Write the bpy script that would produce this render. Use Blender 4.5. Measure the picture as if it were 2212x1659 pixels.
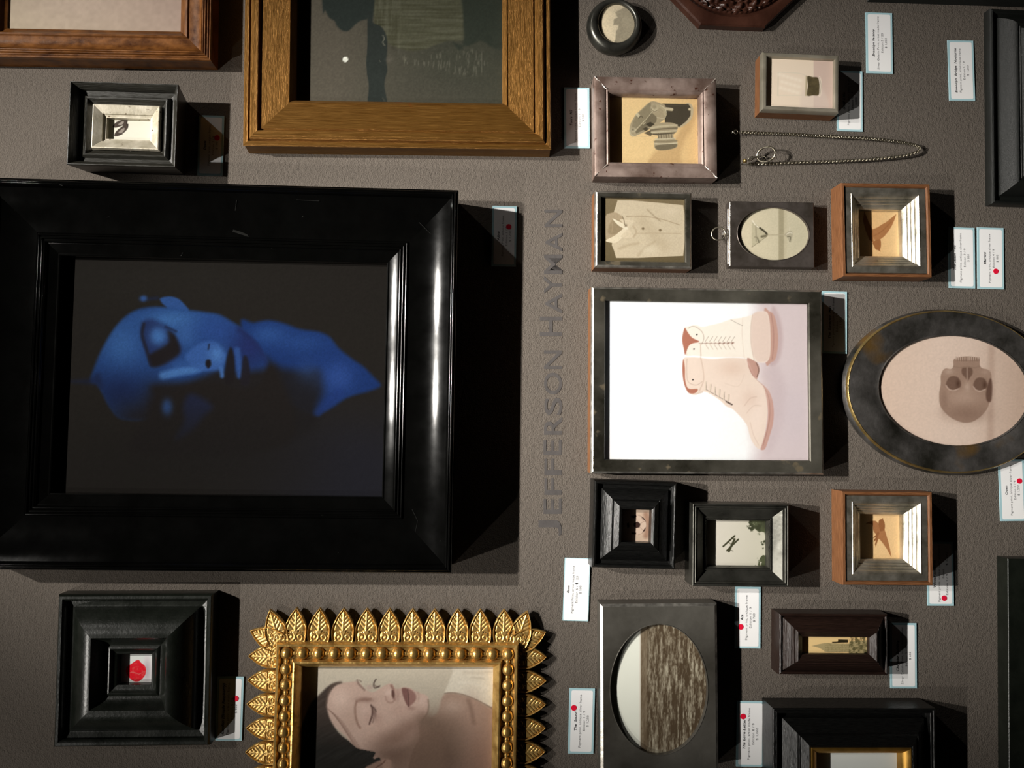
import bpy, math, random
import numpy as np
from mathutils import Vector, Matrix

random.seed(7)
for o in list(bpy.data.objects):
    bpy.data.objects.remove(o)
SC = bpy.context.scene
COL = SC.collection

# ------------------------------------------------------------------ camera
W_, H_ = 2212.0, 1659.0
FPX = 1783.0                      # focal length in pixels (about 29 mm equivalent)
CAM_D = 1.017                     # distance of the camera from the wall
S = CAM_D / FPX                   # metres on the wall per picture pixel
CAMZ = 1.52
FOOT = (1026.0, 919.0)            # pixel looked at square-on


def camdir(px, py):
    return Vector(((px - W_ / 2) / FPX, -(py - H_ / 2) / FPX, -1.0))


_n = camdir(*FOOT).normalized()
_r = 0.0115
_a = Vector((math.cos(_r), -math.sin(_r), 0))
_a = (_a - _n * _a.dot(_n)).normalized()
_Y = _n
_Z = -_a
_X = _Y.cross(_Z)
CR = Matrix((_X, _Y, _Z))         # camera vector -> world vector
CPOS = Vector((0, -CAM_D, CAMZ))

cam_data = bpy.data.cameras.new('camera')
cam_data.sensor_width = 36.0
cam_data.lens = FPX / W_ * 36.0
cam_data.clip_start = 0.02
cam = bpy.data.objects.new('camera', cam_data)
COL.objects.link(cam)
cam.matrix_world = Matrix.Translation(CPOS) @ CR.to_4x4()
SC.camera = cam

SC.view_settings.view_transform = 'Standard'
SC.view_settings.look = 'None'
SC.view_settings.gamma = 1.0
SC.view_settings.use_curve_mapping = False
SC.view_settings.exposure = 0.0

world = bpy.data.worlds.new('world')
world.use_nodes = True
world.node_tree.nodes['Background'].inputs[0].default_value = (1.0, 0.95, 0.88, 1)
world.node_tree.nodes['Background'].inputs[1].default_value = 0.02
SC.world = world


def wall_pt(u, v, h=0.0):
    """wall point given in wall pixels (picture right, picture down, out of the wall)"""
    return Vector((-(v - FOOT[1]) * S, -h * S, CAMZ - (u - FOOT[0]) * S))


def unproj(px, py, h=0.0):
    d = CR @ camdir(px, py)
    t = (-h * S - CPOS.y) / d.y
    p = CPOS + d * t
    return p


def spot(name, u, v, h, power, tu, tv, size, blend=1.0, col=(1.0, 0.955, 0.885), rad=0.028):
    l = bpy.data.lights.new(name, 'SPOT')
    l.energy = power
    l.spot_size = math.radians(size)
    l.spot_blend = blend
    l.shadow_soft_size = rad
    l.color = col
    o = bpy.data.objects.new(name, l)
    COL.objects.link(o)
    p = wall_pt(u, v, h)
    t = wall_pt(tu, tv, 0)
    o.location = p
    o.rotation_euler = (t - p).to_track_quat('-Z', 'Y').to_euler()
    return o


LU, LH = -2850, 3000
spot('spot_light', LU, -60, LH, 487, 600, 659, 26)
spot('spot_light', LU, 640, LH, 503, 1700, 686, 23)
spot('spot_light', LU, 2600, LH, 105, 1200, 900, 60)
spot('spot_light', LU, 5200, LH, 34, 900, 1100, 60)
spot('spot_light', LU, -3200, LH, 34, 800, 600, 60)


def irradiance(p):
    """light reaching a point of the wall plane from the gallery spots (white paper there renders at this value)"""
    e = 0
    for o in bpy.data.objects:
        if o.type == 'LIGHT':
            v = o.location - p
            r = v.length
            v.normalize()
            d = o.rotation_euler.to_matrix() @ Vector((0, 0, 1))
            ch = math.cos(o.data.spot_size / 2)
            x = min(max((d.dot(v) - ch) / (1 - ch), 0), 1)
            e += o.data.energy * max(-v.y, 0) * x * x * (3 - 2 * x) / (4 * math.pi ** 2 * r * r)
    return e


# ------------------------------------------------------------------ helpers


def s2l(c):
    c = np.asarray(c, dtype=np.float64) / 255.0
    return np.where(c <= 0.04045, c / 12.92, ((c + 0.055) / 1.055) ** 2.4)


def rgb(r, g, b):
    return tuple(float(x) for x in s2l((r, g, b)))


def mat(name, c1, c2=None, scale=20, detail=4, metal=0.0, rough=(0.5, 0.5), bump=0.0, bscale=200, grain=None,
        coat=0.0, spec=0.5, lo=0.35, hi=0.65, c3=None, s3=60, t3=0.62, aniso=None):
    """procedural material: two colours by noise, optional third colour in spots, bump, optional grain along the rail (uv)"""
    m = bpy.data.materials.new(name)
    m.use_nodes = True
    nt = m.node_tree
    n = nt.nodes
    L = nt.links
    b = n['Principled BSDF']
    tc = n.new('ShaderNodeTexCoord')
    mp = n.new('ShaderNodeMapping')
    if grain:
        L.new(tc.outputs['UV'], mp.inputs[0])
        mp.inputs['Scale'].default_value = (grain[0], grain[1], 1)
    else:
        L.new(tc.outputs['Object'], mp.inputs[0])
    nz = n.new('ShaderNodeTexNoise')
    nz.inputs['Scale'].default_value = scale
    nz.inputs['Detail'].default_value = detail
    nz.inputs['Roughness'].default_value = 0.6
    L.new(mp.outputs[0], nz.inputs['Vector'])
    rp = n.new('ShaderNodeValToRGB')
    rp.color_ramp.elements[0].position = lo
    rp.color_ramp.elements[1].position = hi
    rp.color_ramp.elements[0].color = (*c1, 1)
    rp.color_ramp.elements[1].color = (*(c2 or c1), 1)
    L.new(nz.outputs['Fac'], rp.inputs[0])
    colout = rp.outputs[0]
    if c3:
        nz3 = n.new('ShaderNodeTexNoise')
        nz3.inputs['Scale'].default_value = s3
        nz3.inputs['Detail'].default_value = 3
        L.new(tc.outputs['Object'], nz3.inputs['Vector'])
        mr3 = n.new('ShaderNodeMapRange')
        mr3.inputs[1].default_value = t3
        mr3.inputs[2].default_value = t3 + 0.06
        L.new(nz3.outputs['Fac'], mr3.inputs[0])
        mx = n.new('ShaderNodeMix')
        mx.data_type = 'RGBA'
        L.new(mr3.outputs[0], mx.inputs[0])
        L.new(colout, mx.inputs[6])
        mx.inputs[7].default_value = (*c3, 1)
        colout = mx.outputs[2]
    L.new(colout, b.inputs['Base Color'])
    b.inputs['Metallic'].default_value = metal
    mr = n.new('ShaderNodeMapRange')
    mr.inputs[1].default_value = 0.3
    mr.inputs[2].default_value = 0.7
    mr.inputs[3].default_value = rough[0]
    mr.inputs[4].default_value = rough[1]
    L.new(nz.outputs['Fac'], mr.inputs[0])
    L.new(mr.outputs[0], b.inputs['Roughness'])
    b.inputs['Coat Weight'].default_value = coat
    b.inputs['Coat Roughness'].default_value = 0.12
    b.inputs['Specular IOR Level'].default_value = spec
    if bump:
        nb = n.new('ShaderNodeTexNoise')
        nb.inputs['Scale'].default_value = bscale
        nb.inputs['Detail'].default_value = 3
        if grain:
            L.new(mp.outputs[0], nb.inputs['Vector'])
        else:
            L.new(tc.outputs['Object'], nb.inputs['Vector'])
        bp = n.new('ShaderNodeBump')
        bp.inputs['Strength'].default_value = 1.0
        bp.inputs['Distance'].default_value = bump
        L.new(nb.outputs['Fac'], bp.inputs['Height'])
        L.new(bp.outputs[0], b.inputs['Normal'])
    return m


def glass_mat():
    m = bpy.data.materials.new('picture_glass')
    m.use_nodes = True
    nt = m.node_tree
    for x in list(nt.nodes):
        nt.nodes.remove(x)
    out = nt.nodes.new('ShaderNodeOutputMaterial')
    tr = nt.nodes.new('ShaderNodeBsdfTransparent')
    tr.inputs[0].default_value = (0.97, 0.98, 0.97, 1)
    gl = nt.nodes.new('ShaderNodeBsdfGlossy')
    gl.inputs['Roughness'].default_value = 0.02
    fr = nt.nodes.new('ShaderNodeFresnel')
    fr.inputs[0].default_value = 1.5
    mx = nt.nodes.new('ShaderNodeMixShader')
    ge = nt.nodes.new('ShaderNodeNewGeometry')
    inv = nt.nodes.new('ShaderNodeMath')
    inv.operation = 'SUBTRACT'
    inv.inputs[0].default_value = 1.0
    nt.links.new(ge.outputs['Backfacing'], inv.inputs[1])
    mu = nt.nodes.new('ShaderNodeMath')
    mu.operation = 'MULTIPLY'
    nt.links.new(fr.outputs[0], mu.inputs[0])
    nt.links.new(inv.outputs[0], mu.inputs[1])
    nt.links.new(mu.outputs[0], mx.inputs[0])
    nt.links.new(tr.outputs[0], mx.inputs[1])
    nt.links.new(gl.outputs[0], mx.inputs[2])
    nt.links.new(mx.outputs[0], out.inputs[0])
    return m


def print_mat():
    m = bpy.data.materials.new('photographic_paper')
    m.use_nodes = True
    b = m.node_tree.nodes['Principled BSDF']
    at = m.node_tree.nodes.new('ShaderNodeAttribute')
    at.attribute_name = 'Col'
    m.node_tree.links.new(at.outputs['Color'], b.inputs['Base Color'])
    b.inputs['Roughness'].default_value = 0.9
    b.inputs['Specular IOR Level'].default_value = 0.03
    return m


GLASS = glass_mat()
PAPER = print_mat()
M = {}
M['lacquer'] = mat('black_lacquer', (.0010, .0010, .0009), (.0015, .0015, .0014), 30, rough=(.07, .1), bump=.00003, bscale=60, spec=.42,
                   c3=(.02, .022, .018), s3=240, t3=.775)
M['satin'] = mat('satin_black_wood', (.004, .005, .004), (.006, .007, .006), 60, rough=(.36, .5), bump=.0002, bscale=30, grain=(20, 260), spec=.6)
M['satin_green'] = mat('dark_green_black_paint', (.006, .0075, .0055), (.009, .011, .008), 40, rough=(.27, .38), bump=.0002, bscale=300, spec=.45)
M['ebony'] = mat('ebonised_wood', (.003, .003, .003), (.007, .007, .0065), 8, grain=(12, 200), rough=(.24, .36), bump=.0004, bscale=6, spec=.5)
M['rosewood'] = mat('dark_rosewood', (.010, .0055, .004), (.024, .012, .009), 8, grain=(10, 220), rough=(.27, .4), bump=.0005, bscale=5, spec=.5)
M['gold'] = mat('brushed_gold_leaf', (.17, .072, .012), (.29, .145, .032), 5, grain=(5, 420), metal=.68, rough=(.28, .46), bump=.0011, bscale=7,
                c3=(.30, .07, .01), s3=22, t3=.71)
M['gold_old'] = mat('old_gilding', (.50, .29, .08), (.76, .50, .17), 60, metal=.72, rough=(.27, .42), bump=.0008, bscale=150)
M['burl'] = mat('burl_wood', (.035, .010, .003), (.20, .075, .016), 5, detail=8, grain=(9, 14), rough=(.28, .42), bump=.0003, bscale=10, spec=.4, lo=.3, hi=.68)
M['shoe_black'] = mat('worn_black_wood', (.012, .011, .008), (.021, .020, .015), 9, grain=(10, 160), rough=(.3, .45), bump=.0006, bscale=6, spec=.5)
M['silver_leaf'] = mat('antique_silver_leaf', (.40, .36, .27), (.62, .57, .47), 40, metal=.35, rough=(.4, .6), bump=.0003, bscale=200,
                       c3=(.07, .035, .012), s3=190, t3=.66)
M['tarnish_pink'] = mat('tarnished_pink_silver', (.12, .075, .058), (.34, .26, .225), 26, detail=9, metal=.42, rough=(.34, .55), bump=.0002, bscale=160,
                        c3=(.08, .03, .018), s3=150, t3=.65, lo=.35, hi=.68)
M['solder'] = mat('bright_solder', (.85, .8, .72), (.95, .9, .85), 80, metal=.8, rough=(.2, .4), bump=.001, bscale=400)
M['silver'] = mat('tarnished_silver', (.026, .024, .017), (.15, .14, .115), 11, detail=9, metal=.6, rough=(.2, .42), bump=.0002, bscale=60,
                  c3=(.22, .18, .12), s3=46, t3=.63, lo=.36, hi=.72)
M['nickel'] = mat('warm_nickel', (.20, .18, .135), (.33, .30, .24), 20, metal=.4, rough=(.3, .45), bump=.0001, bscale=100)
M['bright_edge'] = mat('highlight_silver', (.30, .28, .25), (.62, .59, .53), 90, metal=.85, rough=(.28, .42), bump=.0004, bscale=90)  # silver lightened in colour to stand in for the highlight along lit edges
M['pewter'] = mat('dull_pewter', (.055, .05, .04), (.17, .16, .14), 9, detail=9, metal=.5, rough=(.24, .42), bump=.0002, bscale=120, lo=.34, hi=.72)
M['bronze'] = mat('dark_bronze', (.075, .062, .05), (.13, .11, .10), 30, detail=5, metal=.7, rough=(.3, .5), bump=.0003, bscale=160)
M['gunmetal'] = mat('black_silver', (.045, .044, .037), (.10, .098, .085), 30, metal=.75, rough=(.24, .36), bump=.0001, bscale=160)
M['step_silver'] = mat('stepped_silver', (.34, .315, .25), (.62, .58, .5), 50, detail=6, metal=.88, rough=(.25, .4), bump=.0002, bscale=200,
                       c3=(.05, .04, .02), s3=220, t3=.72)
M['oval_metal'] = mat('patinated_metal', (.022, .021, .017), (.15, .14, .135), 20, detail=10, metal=.55, rough=(.28, .5), bump=.0004, bscale=220,
                      c3=(.16, .09, .025), s3=9, t3=.62, lo=.35, hi=.75)
M['brass'] = mat('worn_brass', (.30, .20, .07), (.5, .36, .14), 50, metal=.85, rough=(.25, .4), bump=.0003, bscale=200)
M['box_wood'] = mat('reddish_brown_wood', (.11, .042, .016), (.22, .095, .038), 6, grain=(10, 180), rough=(.4, .55), bump=.0006, bscale=6, spec=.35)
M['mahogany'] = mat('carved_mahogany', (.030, .011, .007), (.06, .022, .013), 20, detail=5, rough=(.3, .45), bump=.0006, bscale=90, spec=.4)
M['gold_slip'] = mat('gilt_slip', (.32, .17, .03), (.5, .28, .06), 40, metal=.8, rough=(.3, .45))
M['chain'] = mat('aged_steel', (.25, .22, .16), (.42, .38, .3), 200, metal=.9, rough=(.22, .35))
M['card_white'] = mat('white_card', (.86, .86, .87), (.88, .88, .88), 10, rough=(.5, .6), spec=.3)
M['card_blue'] = mat('pale_blue_card_border', (.36, .56, .62), (.39, .59, .64), 10, rough=(.5, .6), spec=.3)
M['ink'] = mat('black_ink', (.05, .05, .055), None, 10, rough=(.6, .6))
M['ink_grey'] = mat('grey_ink', (.16, .16, .17), None, 10, rough=(.6, .6))
M['red_dot'] = mat('red_sticker', (.75, .006, .035), (.72, .008, .04), 10, rough=(.45, .5), spec=.3)
M['vinyl'] = mat('grey_lettering', (.062, .056, .054), (.074, .067, .065), 80, rough=(.6, .7), bump=.0002, bscale=300, spec=.3)
M['scuff'] = mat('scuffed_lacquer', (.005, .005, .0045), (.008, .008, .0075), 200, rough=(.7, .85), spec=.04)
M['dark_back'] = mat('dark_backing', (.01, .01, .01), None, 10, rough=(.8, .8))


def newobj(name, verts, faces, mats, parent=None, midx=None, uvs=None, smooth=True, angle=35):
    me = bpy.data.meshes.new(name)
    me.from_pydata([tuple(v) for v in verts], [], faces)
    if not isinstance(mats, (list, tuple)):
        mats = [mats]
    for m in mats:
        me.materials.append(m)
    if midx:
        me.polygons.foreach_set('material_index', midx)
    if uvs:
        ul = me.uv_layers.new(name='UVMap')
        flat = []
        for p in me.polygons:
            for vi in p.vertices:
                flat.extend(uvs[vi])
        ul.data.foreach_set('uv', flat)
    if smooth:
        me.polygons.foreach_set('use_smooth', [True] * len(me.polygons))
        me.update()
        me.set_sharp_from_angle(angle=math.radians(angle))
    me.update()
    o = bpy.data.objects.new(name, me)
    COL.objects.link(o)
    if parent:
        o.parent = parent
    return o


def tag(o, label=None, cat=None, group=None, kind=None):
    if label:
        o['label'] = label
    if cat:
        o['category'] = cat
    if group:
        o['group'] = group
    if kind:
        o['kind'] = kind
    return o


def empty(name, mtx, label, cat, group=None):
    o = bpy.data.objects.new(name, None)
    o.empty_display_size = 0.02
    COL.objects.link(o)
    o.matrix_world = mtx
    return tag(o, label, cat, group)


def local_frame(cu, cw, ang):
    """matrix with local x = picture right, y = picture up, z = out of the wall; cu, cw in metres (-Z, +X world)"""
    e1 = Vector((0, 0, -1)) * math.cos(ang) + Vector((1, 0, 0)) * math.sin(ang)
    e2 = Vector((1, 0, 0)) * math.cos(ang) - Vector((0, 0, -1)) * math.sin(ang)
    e3 = Vector((0, -1, 0))
    m = Matrix((e1, e2, e3)).transposed().to_4x4()
    m.translation = Vector((cw, 0, -cu))
    return m


def fit(quad, h):
    """fit a rectangle through four picture corners TL TR BR BL at height h; returns matrix, width, height (metres)"""
    P = [unproj(x, y, h) for x, y in quad]
    Q = [Vector((-p.z, p.x)) for p in P]
    c = (Q[0] + Q[1] + Q[2] + Q[3]) / 4
    ev = (Q[1] - Q[0] + Q[2] - Q[3]) / 2
    hv = (Q[0] - Q[3] + Q[1] - Q[2]) / 2
    a1 = math.atan2(ev.y, ev.x)
    a2 = math.atan2(-hv.x, hv.y)
    return local_frame(c.x, c.y, (a1 + a2) / 2), ev.length, hv.length


def sweep(name, w, h, prof, material, parent, closed_back=False):
    """moulding: profile (t inward, height) in picture pixels swept round a rectangle w x h (metres), mitred"""
    V, F, U = [], [], []
    pts = [(t * S, z * S) for t, z in prof]
    acc = [0]
    for i in range(1, len(pts)):
        acc.append(acc[-1] + math.hypot(pts[i][0] - pts[i - 1][0], pts[i][1] - pts[i - 1][1]))
    corners = [(-1, 1), (1, 1), (1, -1), (-1, -1)]
    for s in range(4):
        a, b = corners[s], corners[(s + 1) % 4]
        base = len(V)
        off = s * 1.37
        for i, (t, z) in enumerate(pts):
            p = (a[0] * (w / 2 - t), a[1] * (h / 2 - t), z)
            q = (b[0] * (w / 2 - t), b[1] * (h / 2 - t), z)
            V += [p, q]
            Lh = (w if s % 2 == 0 else h) / 2 - t
            U += [(off - Lh, acc[i] + s * .5), (off + Lh, acc[i] + s * .5)]
        for i in range(len(pts) - 1):
            k = base + 2 * i
            F.append((k, k + 2, k + 3, k + 1))
    return newobj(name, V, F, material, parent, uvs=U)


def cove(t0, h0, t1, h1, n=8, k=1.0):
    """concave quarter from (t0,h0) steep to (t1,h1) flat"""
    out = []
    for i in range(n + 1):
        a = math.pi / 2 * i / n
        out.append((t0 + (t1 - t0) * (1 - math.cos(a)), h0 + (h1 - h0) * math.sin(a)) if k > 0 else
                   (t0 + (t1 - t0) * math.sin(a), h0 + (h1 - h0) * (1 - math.cos(a))))
    return out


def bead(t0, t1, h, r, n=6):
    out = []
    for i in range(n + 1):
        a = math.pi * i / n
        out.append(((t0 + t1) / 2 - (t1 - t0) / 2 * math.cos(a), h + r * math.sin(a)))
    return out


# ------------------------------------------------------------------ picture painter


def vnoise(x, y, seed=0):
    xi = np.floor(x).astype(np.int64)
    yi = np.floor(y).astype(np.int64)
    xf = x - xi
    yf = y - yi

    def hsh(a, b):
        n = (a * 374761393 + b * 668265263 + seed * 974634777) & 0x7fffffff
        n = ((n ^ (n >> 13)) * 1274126177) & 0x7fffffff
        return ((n ^ (n >> 16)) & 0xffff) / 65535.0
    u = xf * xf * (3 - 2 * xf)
    v = yf * yf * (3 - 2 * yf)
    return (hsh(xi, yi) * (1 - u) + hsh(xi + 1, yi) * u) * (1 - v) + (hsh(xi, yi + 1) * (1 - u) + hsh(xi + 1, yi + 1) * u) * v


def fbm(x, y, oct=4, seed=0):
    s = 0
    a = 0.5
    for i in range(oct):
        s = s + a * vnoise(x * 2 ** i, y * 2 ** i, seed + i)
        a *= 0.5
    return s / (1 - 0.5 ** oct)


def spline(pts, closed=True, n=5):
    P = np.array(pts, float)
    N = len(P)
    out = []
    rng = range(N) if closed else range(N - 1)
    for i in rng:
        if closed:
            p0, p1, p2, p3 = P[(i - 1) % N], P[i], P[(i + 1) % N], P[(i + 2) % N]
        else:
            p0, p1, p2, p3 = P[max(i - 1, 0)], P[i], P[i + 1], P[min(i + 2, N - 1)]
        for k in range(n):
            t = k / n
            out.append(0.5 * ((2 * p1) + (-p0 + p2) * t + (2 * p0 - 5 * p1 + 4 * p2 - p3) * t * t + (-p0 + 3 * p1 - 3 * p2 + p3) * t ** 3))
    if not closed:
        out.append(P[-1])
    return np.array(out)


class Paint:
    def __init__(s, X, Y):
        s.X, s.Y = X, Y
        s.C = np.zeros((len(X), 3))
        s.sc, s.ox, s.oy = 1.0, 0.0, 0.0

    def crop(s, sc, ox, oy):
        s.sc, s.ox, s.oy = sc, ox, oy
        s.x = (s.X - ox) * sc
        s.y = (s.Y - oy) * sc
        return s

    def fill(s, c):
        s.C[:] = c

    clip = None

    def mix(s, m, c):
        if s.clip is not None:
            m = m * s.clip
        m = m[:, None]
        s.C = s.C * (1 - m) + np.asarray(c, float) * m

    def _seg(s, P, closed, idx):
        x = s.x[idx]
        y = s.y[idx]
        d = np.full(len(x), 1e18)
        ins = np.zeros(len(x), bool)
        N = len(P)
        for i in range(N if closed else N - 1):
            a = P[i]
            b = P[(i + 1) % N]
            ex, ey = b - a
            L2 = ex * ex + ey * ey + 1e-9
            t = np.clip(((x - a[0]) * ex + (y - a[1]) * ey) / L2, 0, 1)
            dd = (x - a[0] - t * ex) ** 2 + (y - a[1] - t * ey) ** 2
            d = np.minimum(d, dd)
            if closed:
                c = ((a[1] <= y) != (b[1] <= y))
                if abs(ey) > 1e-9:
                    ins ^= c & (x < a[0] + (y - a[1]) / ey * ex)
        return np.sqrt(d), ins

    def _idx(s, P, pad):
        return np.nonzero((s.x > P[:, 0].min() - pad) & (s.x < P[:, 0].max() + pad) & (s.y > P[:, 1].min() - pad) & (s.y < P[:, 1].max() + pad))[0]

    def poly(s, pts, c, soft=3.0, a=1.0, smooth=True, ret=False):
        P = spline(pts, True) if smooth else np.array(pts, float)
        idx = s._idx(P, soft * 2)
        m = np.zeros(len(s.x))
        if len(idx):
            d, ins = s._seg(P, True, idx)
            sd = np.where(ins, d, -d)
            v = np.clip(sd / (2 * soft) + .5, 0, 1)
            m[idx] = v * v * (3 - 2 * v)
        if ret:
            return m
        s.mix(m * a, c)

    def line(s, pts, w, c, soft=2.0, a=1.0, smooth=True):
        P = spline(pts, False) if smooth and len(pts) > 2 else np.array(pts, float)
        idx = s._idx(P, w + soft * 2)
        if not len(idx):
            return
        d, _ = s._seg(P, False, idx)
        v = np.clip((w / 2 - d) / (2 * soft) + .5, 0, 1)
        m = np.zeros(len(s.x))
        m[idx] = v * v * (3 - 2 * v)
        s.mix(m * a, c)

    def blob(s, x, y, rx, ry, c, a=1.0, ang=0.0, p=1.0):
        ca, sa = math.cos(math.radians(ang)), math.sin(math.radians(ang))
        dx, dy = s.x - x, s.y - y
        u = (dx * ca + dy * sa) / rx
        v = (-dx * sa + dy * ca) / ry
        s.mix(a * np.exp(-((u * u + v * v) ** p)), c)

    def grain(s, amp, sc=1.0, seed=3):
        n = fbm(s.X / sc, s.Y / sc, 3, seed) - .5
        s.C = s.C * (1 + amp * n[:, None] * 2)

    def wash(s, c0, c1, f):
        f = np.clip(f, 0, 1)[:, None]
        s.C = np.asarray(c0, float) * (1 - f) + np.asarray(c1, float) * f


def make_print(parent, mtx, w, h, hp, painter, step, gain, oval=False, name='print'):
    """a sheet of paper at height hp with its picture as a dense grid of coloured points"""
    nx = max(2, int(w / S / step))
    ny = max(2, int(h / S / step))
    gx = np.linspace(-w / 2, w / 2, nx + 1)
    gy = np.linspace(-h / 2, h / 2, ny + 1)
    A, B = np.meshgrid(gx, gy)
    A = A.ravel()
    B = B.ravel()
    co = np.stack([A, B, np.full_like(A, hp * S)], 1)
    R = np.array(mtx.to_3x3())
    wpos = co @ R.T + np.array(mtx.translation)
    cp = (wpos - np.array(CPOS)) @ np.array(CR)          # world -> camera axes (CR orthonormal)
    X = cp[:, 0] / -cp[:, 2] * FPX + W_ / 2
    Y = -cp[:, 1] / -cp[:, 2] * FPX + H_ / 2
    p = Paint(X, Y)
    painter(p)
    lin = s2l(np.clip(p.C, 0, 255)) * gain * 1.12 / max(irradiance(mtx.translation), .2) / np.array((1.0, 1.0, .91))
    lin = np.clip(lin, 0.0, 0.93)
    ii, jj = np.meshgrid(np.arange(nx), np.arange(ny))
    k = (jj * (nx + 1) + ii).ravel()
    F = np.stack([k, k + 1, k + nx + 2, k + nx + 1], 1)
    if oval:
        c = (co[F[:, 0]] + co[F[:, 2]]) / 2
        F = F[(c[:, 0] / (w / 2)) ** 2 + (c[:, 1] / (h / 2)) ** 2 < 1.0]
    me = bpy.data.meshes.new(name)
    me.vertices.add(len(co))
    me.vertices.foreach_set('co', co.ravel())
    me.loops.add(F.size)
    me.loops.foreach_set('vertex_index', F.ravel().astype(np.int32))
    me.polygons.add(len(F))
    me.polygons.foreach_set('loop_start', (np.arange(len(F)) * 4).astype(np.int32))
    me.polygons.foreach_set('loop_total', np.full(len(F), 4, np.int32))
    me.update(calc_edges=True)
    at = me.color_attributes.new('Col', 'FLOAT_COLOR', 'POINT')
    at.data.foreach_set('color', np.concatenate([lin, np.ones((len(lin), 1))], 1).ravel())
    me.materials.append(PAPER)
    me.validate()
    o = bpy.data.objects.new(name, me)
    COL.objects.link(o)
    o.parent = parent
    return o


def make_glass(parent, w, h, z, oval=False):
    if oval:
        n = 64
        V = [(w / 2 * math.cos(2 * math.pi * i / n), h / 2 * math.sin(2 * math.pi * i / n), z * S) for i in range(n)]
        V += [(v[0], v[1], v[2] - .0015) for v in V]
        F = [tuple(range(n)), tuple(range(2 * n - 1, n - 1, -1))]
        F += [(i, i + n, (i + 1) % n + n, (i + 1) % n) for i in range(n)]
    else:
        V = [(sx * w / 2, sy * h / 2, z * S - dz) for dz in (0, .0015) for sx, sy in ((-1, -1), (1, -1), (1, 1), (-1, 1))]
        F = [(0, 1, 2, 3), (7, 6, 5, 4), (0, 4, 5, 1), (1, 5, 6, 2), (2, 6, 7, 3), (3, 7, 4, 0)]
    return newobj('glass', V, F, GLASS, parent, smooth=False)


def framed(label, quad, hq, prof, material, painter, hp, gain=1.0, step=1.4, slip=None, slipmat=None, glass=True,
           partname='moulding', edge=None, box=None, boxmat=None, cat='picture frame', name='framed_picture', printobj=True, group=None):
    """box: profile of the outer case, its last t is where the inner moulding begins"""
    mtx, w, h = fit(quad, hq)
    root = empty(name, mtx, label, cat, group)
    if box:
        sweep('wooden_case', w, h, box, boxmat, root)
    mold = sweep(partname, w, h, prof, material, root)
    if edge:
        sweep('highlight_edge', w, h, edge, M['bright_edge'], mold)  # outer bevel in lighter silver, its highlight put into the colour
    tend = prof[-1][0]
    if slip:
        sweep('inner_slip', w, h, slip, slipmat, root)
        tend = slip[-1][0]
    iw, ih = w - 2 * (tend - 1.5) * S, h - 2 * (tend - 1.5) * S
    if printobj:
        make_print(root, mtx, iw, ih, hp, painter, step, gain)
        if glass:
            zlow = (slip or prof)[-2][1]
            make_glass(root, iw, ih, min(hp + 4.5, zlow))
    return root, mtx, w, h



def p_burl(p):
    p.crop(1, 0, 0).fill((176, 160, 140))
    p.wash((178, 162, 138), (160, 138, 124), (p.x + 60) / 450 - (p.y - 0) / 500)
    p.blob(150, 0, 160, 60, (185, 165, 150), .4)
    p.grain(.05, 9)


def p_sitter(p):
    p.crop(3.95, 500, 0).fill((84, 78, 67))
    p.wash((84, 78, 67), (60, 60, 50), (p.x - 900) / 900)
    p.blob(1750, 900, 500, 240, (70, 66, 56), .6)
    st = fbm(p.x / 260, p.y / 14, 4, 5)[:, None] - .5
    dress = p.poly([(1210, -900), (2030, -900), (2025, 120), (1985, 330), (1840, 350), (1640, 420), (1500, 430), (1340, 370), (1290, 240),
                    (1215, 170)], None, 14, ret=True)
    p.mix(dress * .85, (76, 75, 58))
    p.C = p.C + dress[:, None] * st * 34
    st2 = fbm(p.x / 16, p.y / 200, 4, 6)[:, None] - .5
    m = p.poly([(1215, -400), (1430, -400), (1440, 420), (1340, 370), (1290, 240), (1215, 170)], None, 10, ret=True)
    p.C = p.C + m[:, None] * st2 * 30
    p.poly([(1990, -900), (2900, -900), (2900, 420), (2420, 380), (2300, 420), (2220, 400), (2130, 350), (2050, 380), (1990, 390), (1890, 360),
            (1985, 330)], (46, 50, 42), 16)
    p.blob(2300, 320, 60, 200, (50, 54, 46), .5)
    p.poly([(770, -900), (775, 30), (800, 90), (835, 150), (880, 180), (895, 215), (930, 252), (975, 268), (1010, 255), (1050, 215), (1100, 178),
            (1165, 160), (1210, 120), (1240, -900)], (43, 48, 44), 10)
    p.poly([(1165, 100), (1210, 195), (1275, 225), (1320, 300), (1330, 400), (1322, 520), (1330, 600), (1305, 720), (1325, 930), (1170, 930),
            (1172, 740), (1155, 620), (1150, 520), (1160, 380)], (44, 48, 44), 5)
    p.line([(1290, 300), (1305, 330), (1290, 360), (1308, 390)], 7, (120, 116, 100), 4, .8)
    p.line([(1262, 515), (1268, 525)], 6, (110, 105, 90), 3, .6)
    p.line([(1290, 835), (1310, 865)], 9, (70, 70, 62), 4, .8)
    fr = np.clip((fbm(p.x / 12, p.y / 60, 3, 9) - .56) * 6, 0, 1) * p.poly([(1480, 470), (1900, 430), (2150, 440), (2150, 620), (1950, 640), (1700, 570),
                                                                       (1480, 560)], None, 20, ret=True)
    p.mix(fr * .35, (120, 116, 100))
    p.blob(1345, 510, 25, 25, (92, 86, 76), .7)
    p.poly([(972 + 23 * math.cos(a), 507 + 23 * math.sin(a)) for a in np.linspace(0, 6.28, 12)[:-1]], (226, 224, 208), 3)
    p.grain(.10, 3)


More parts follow.
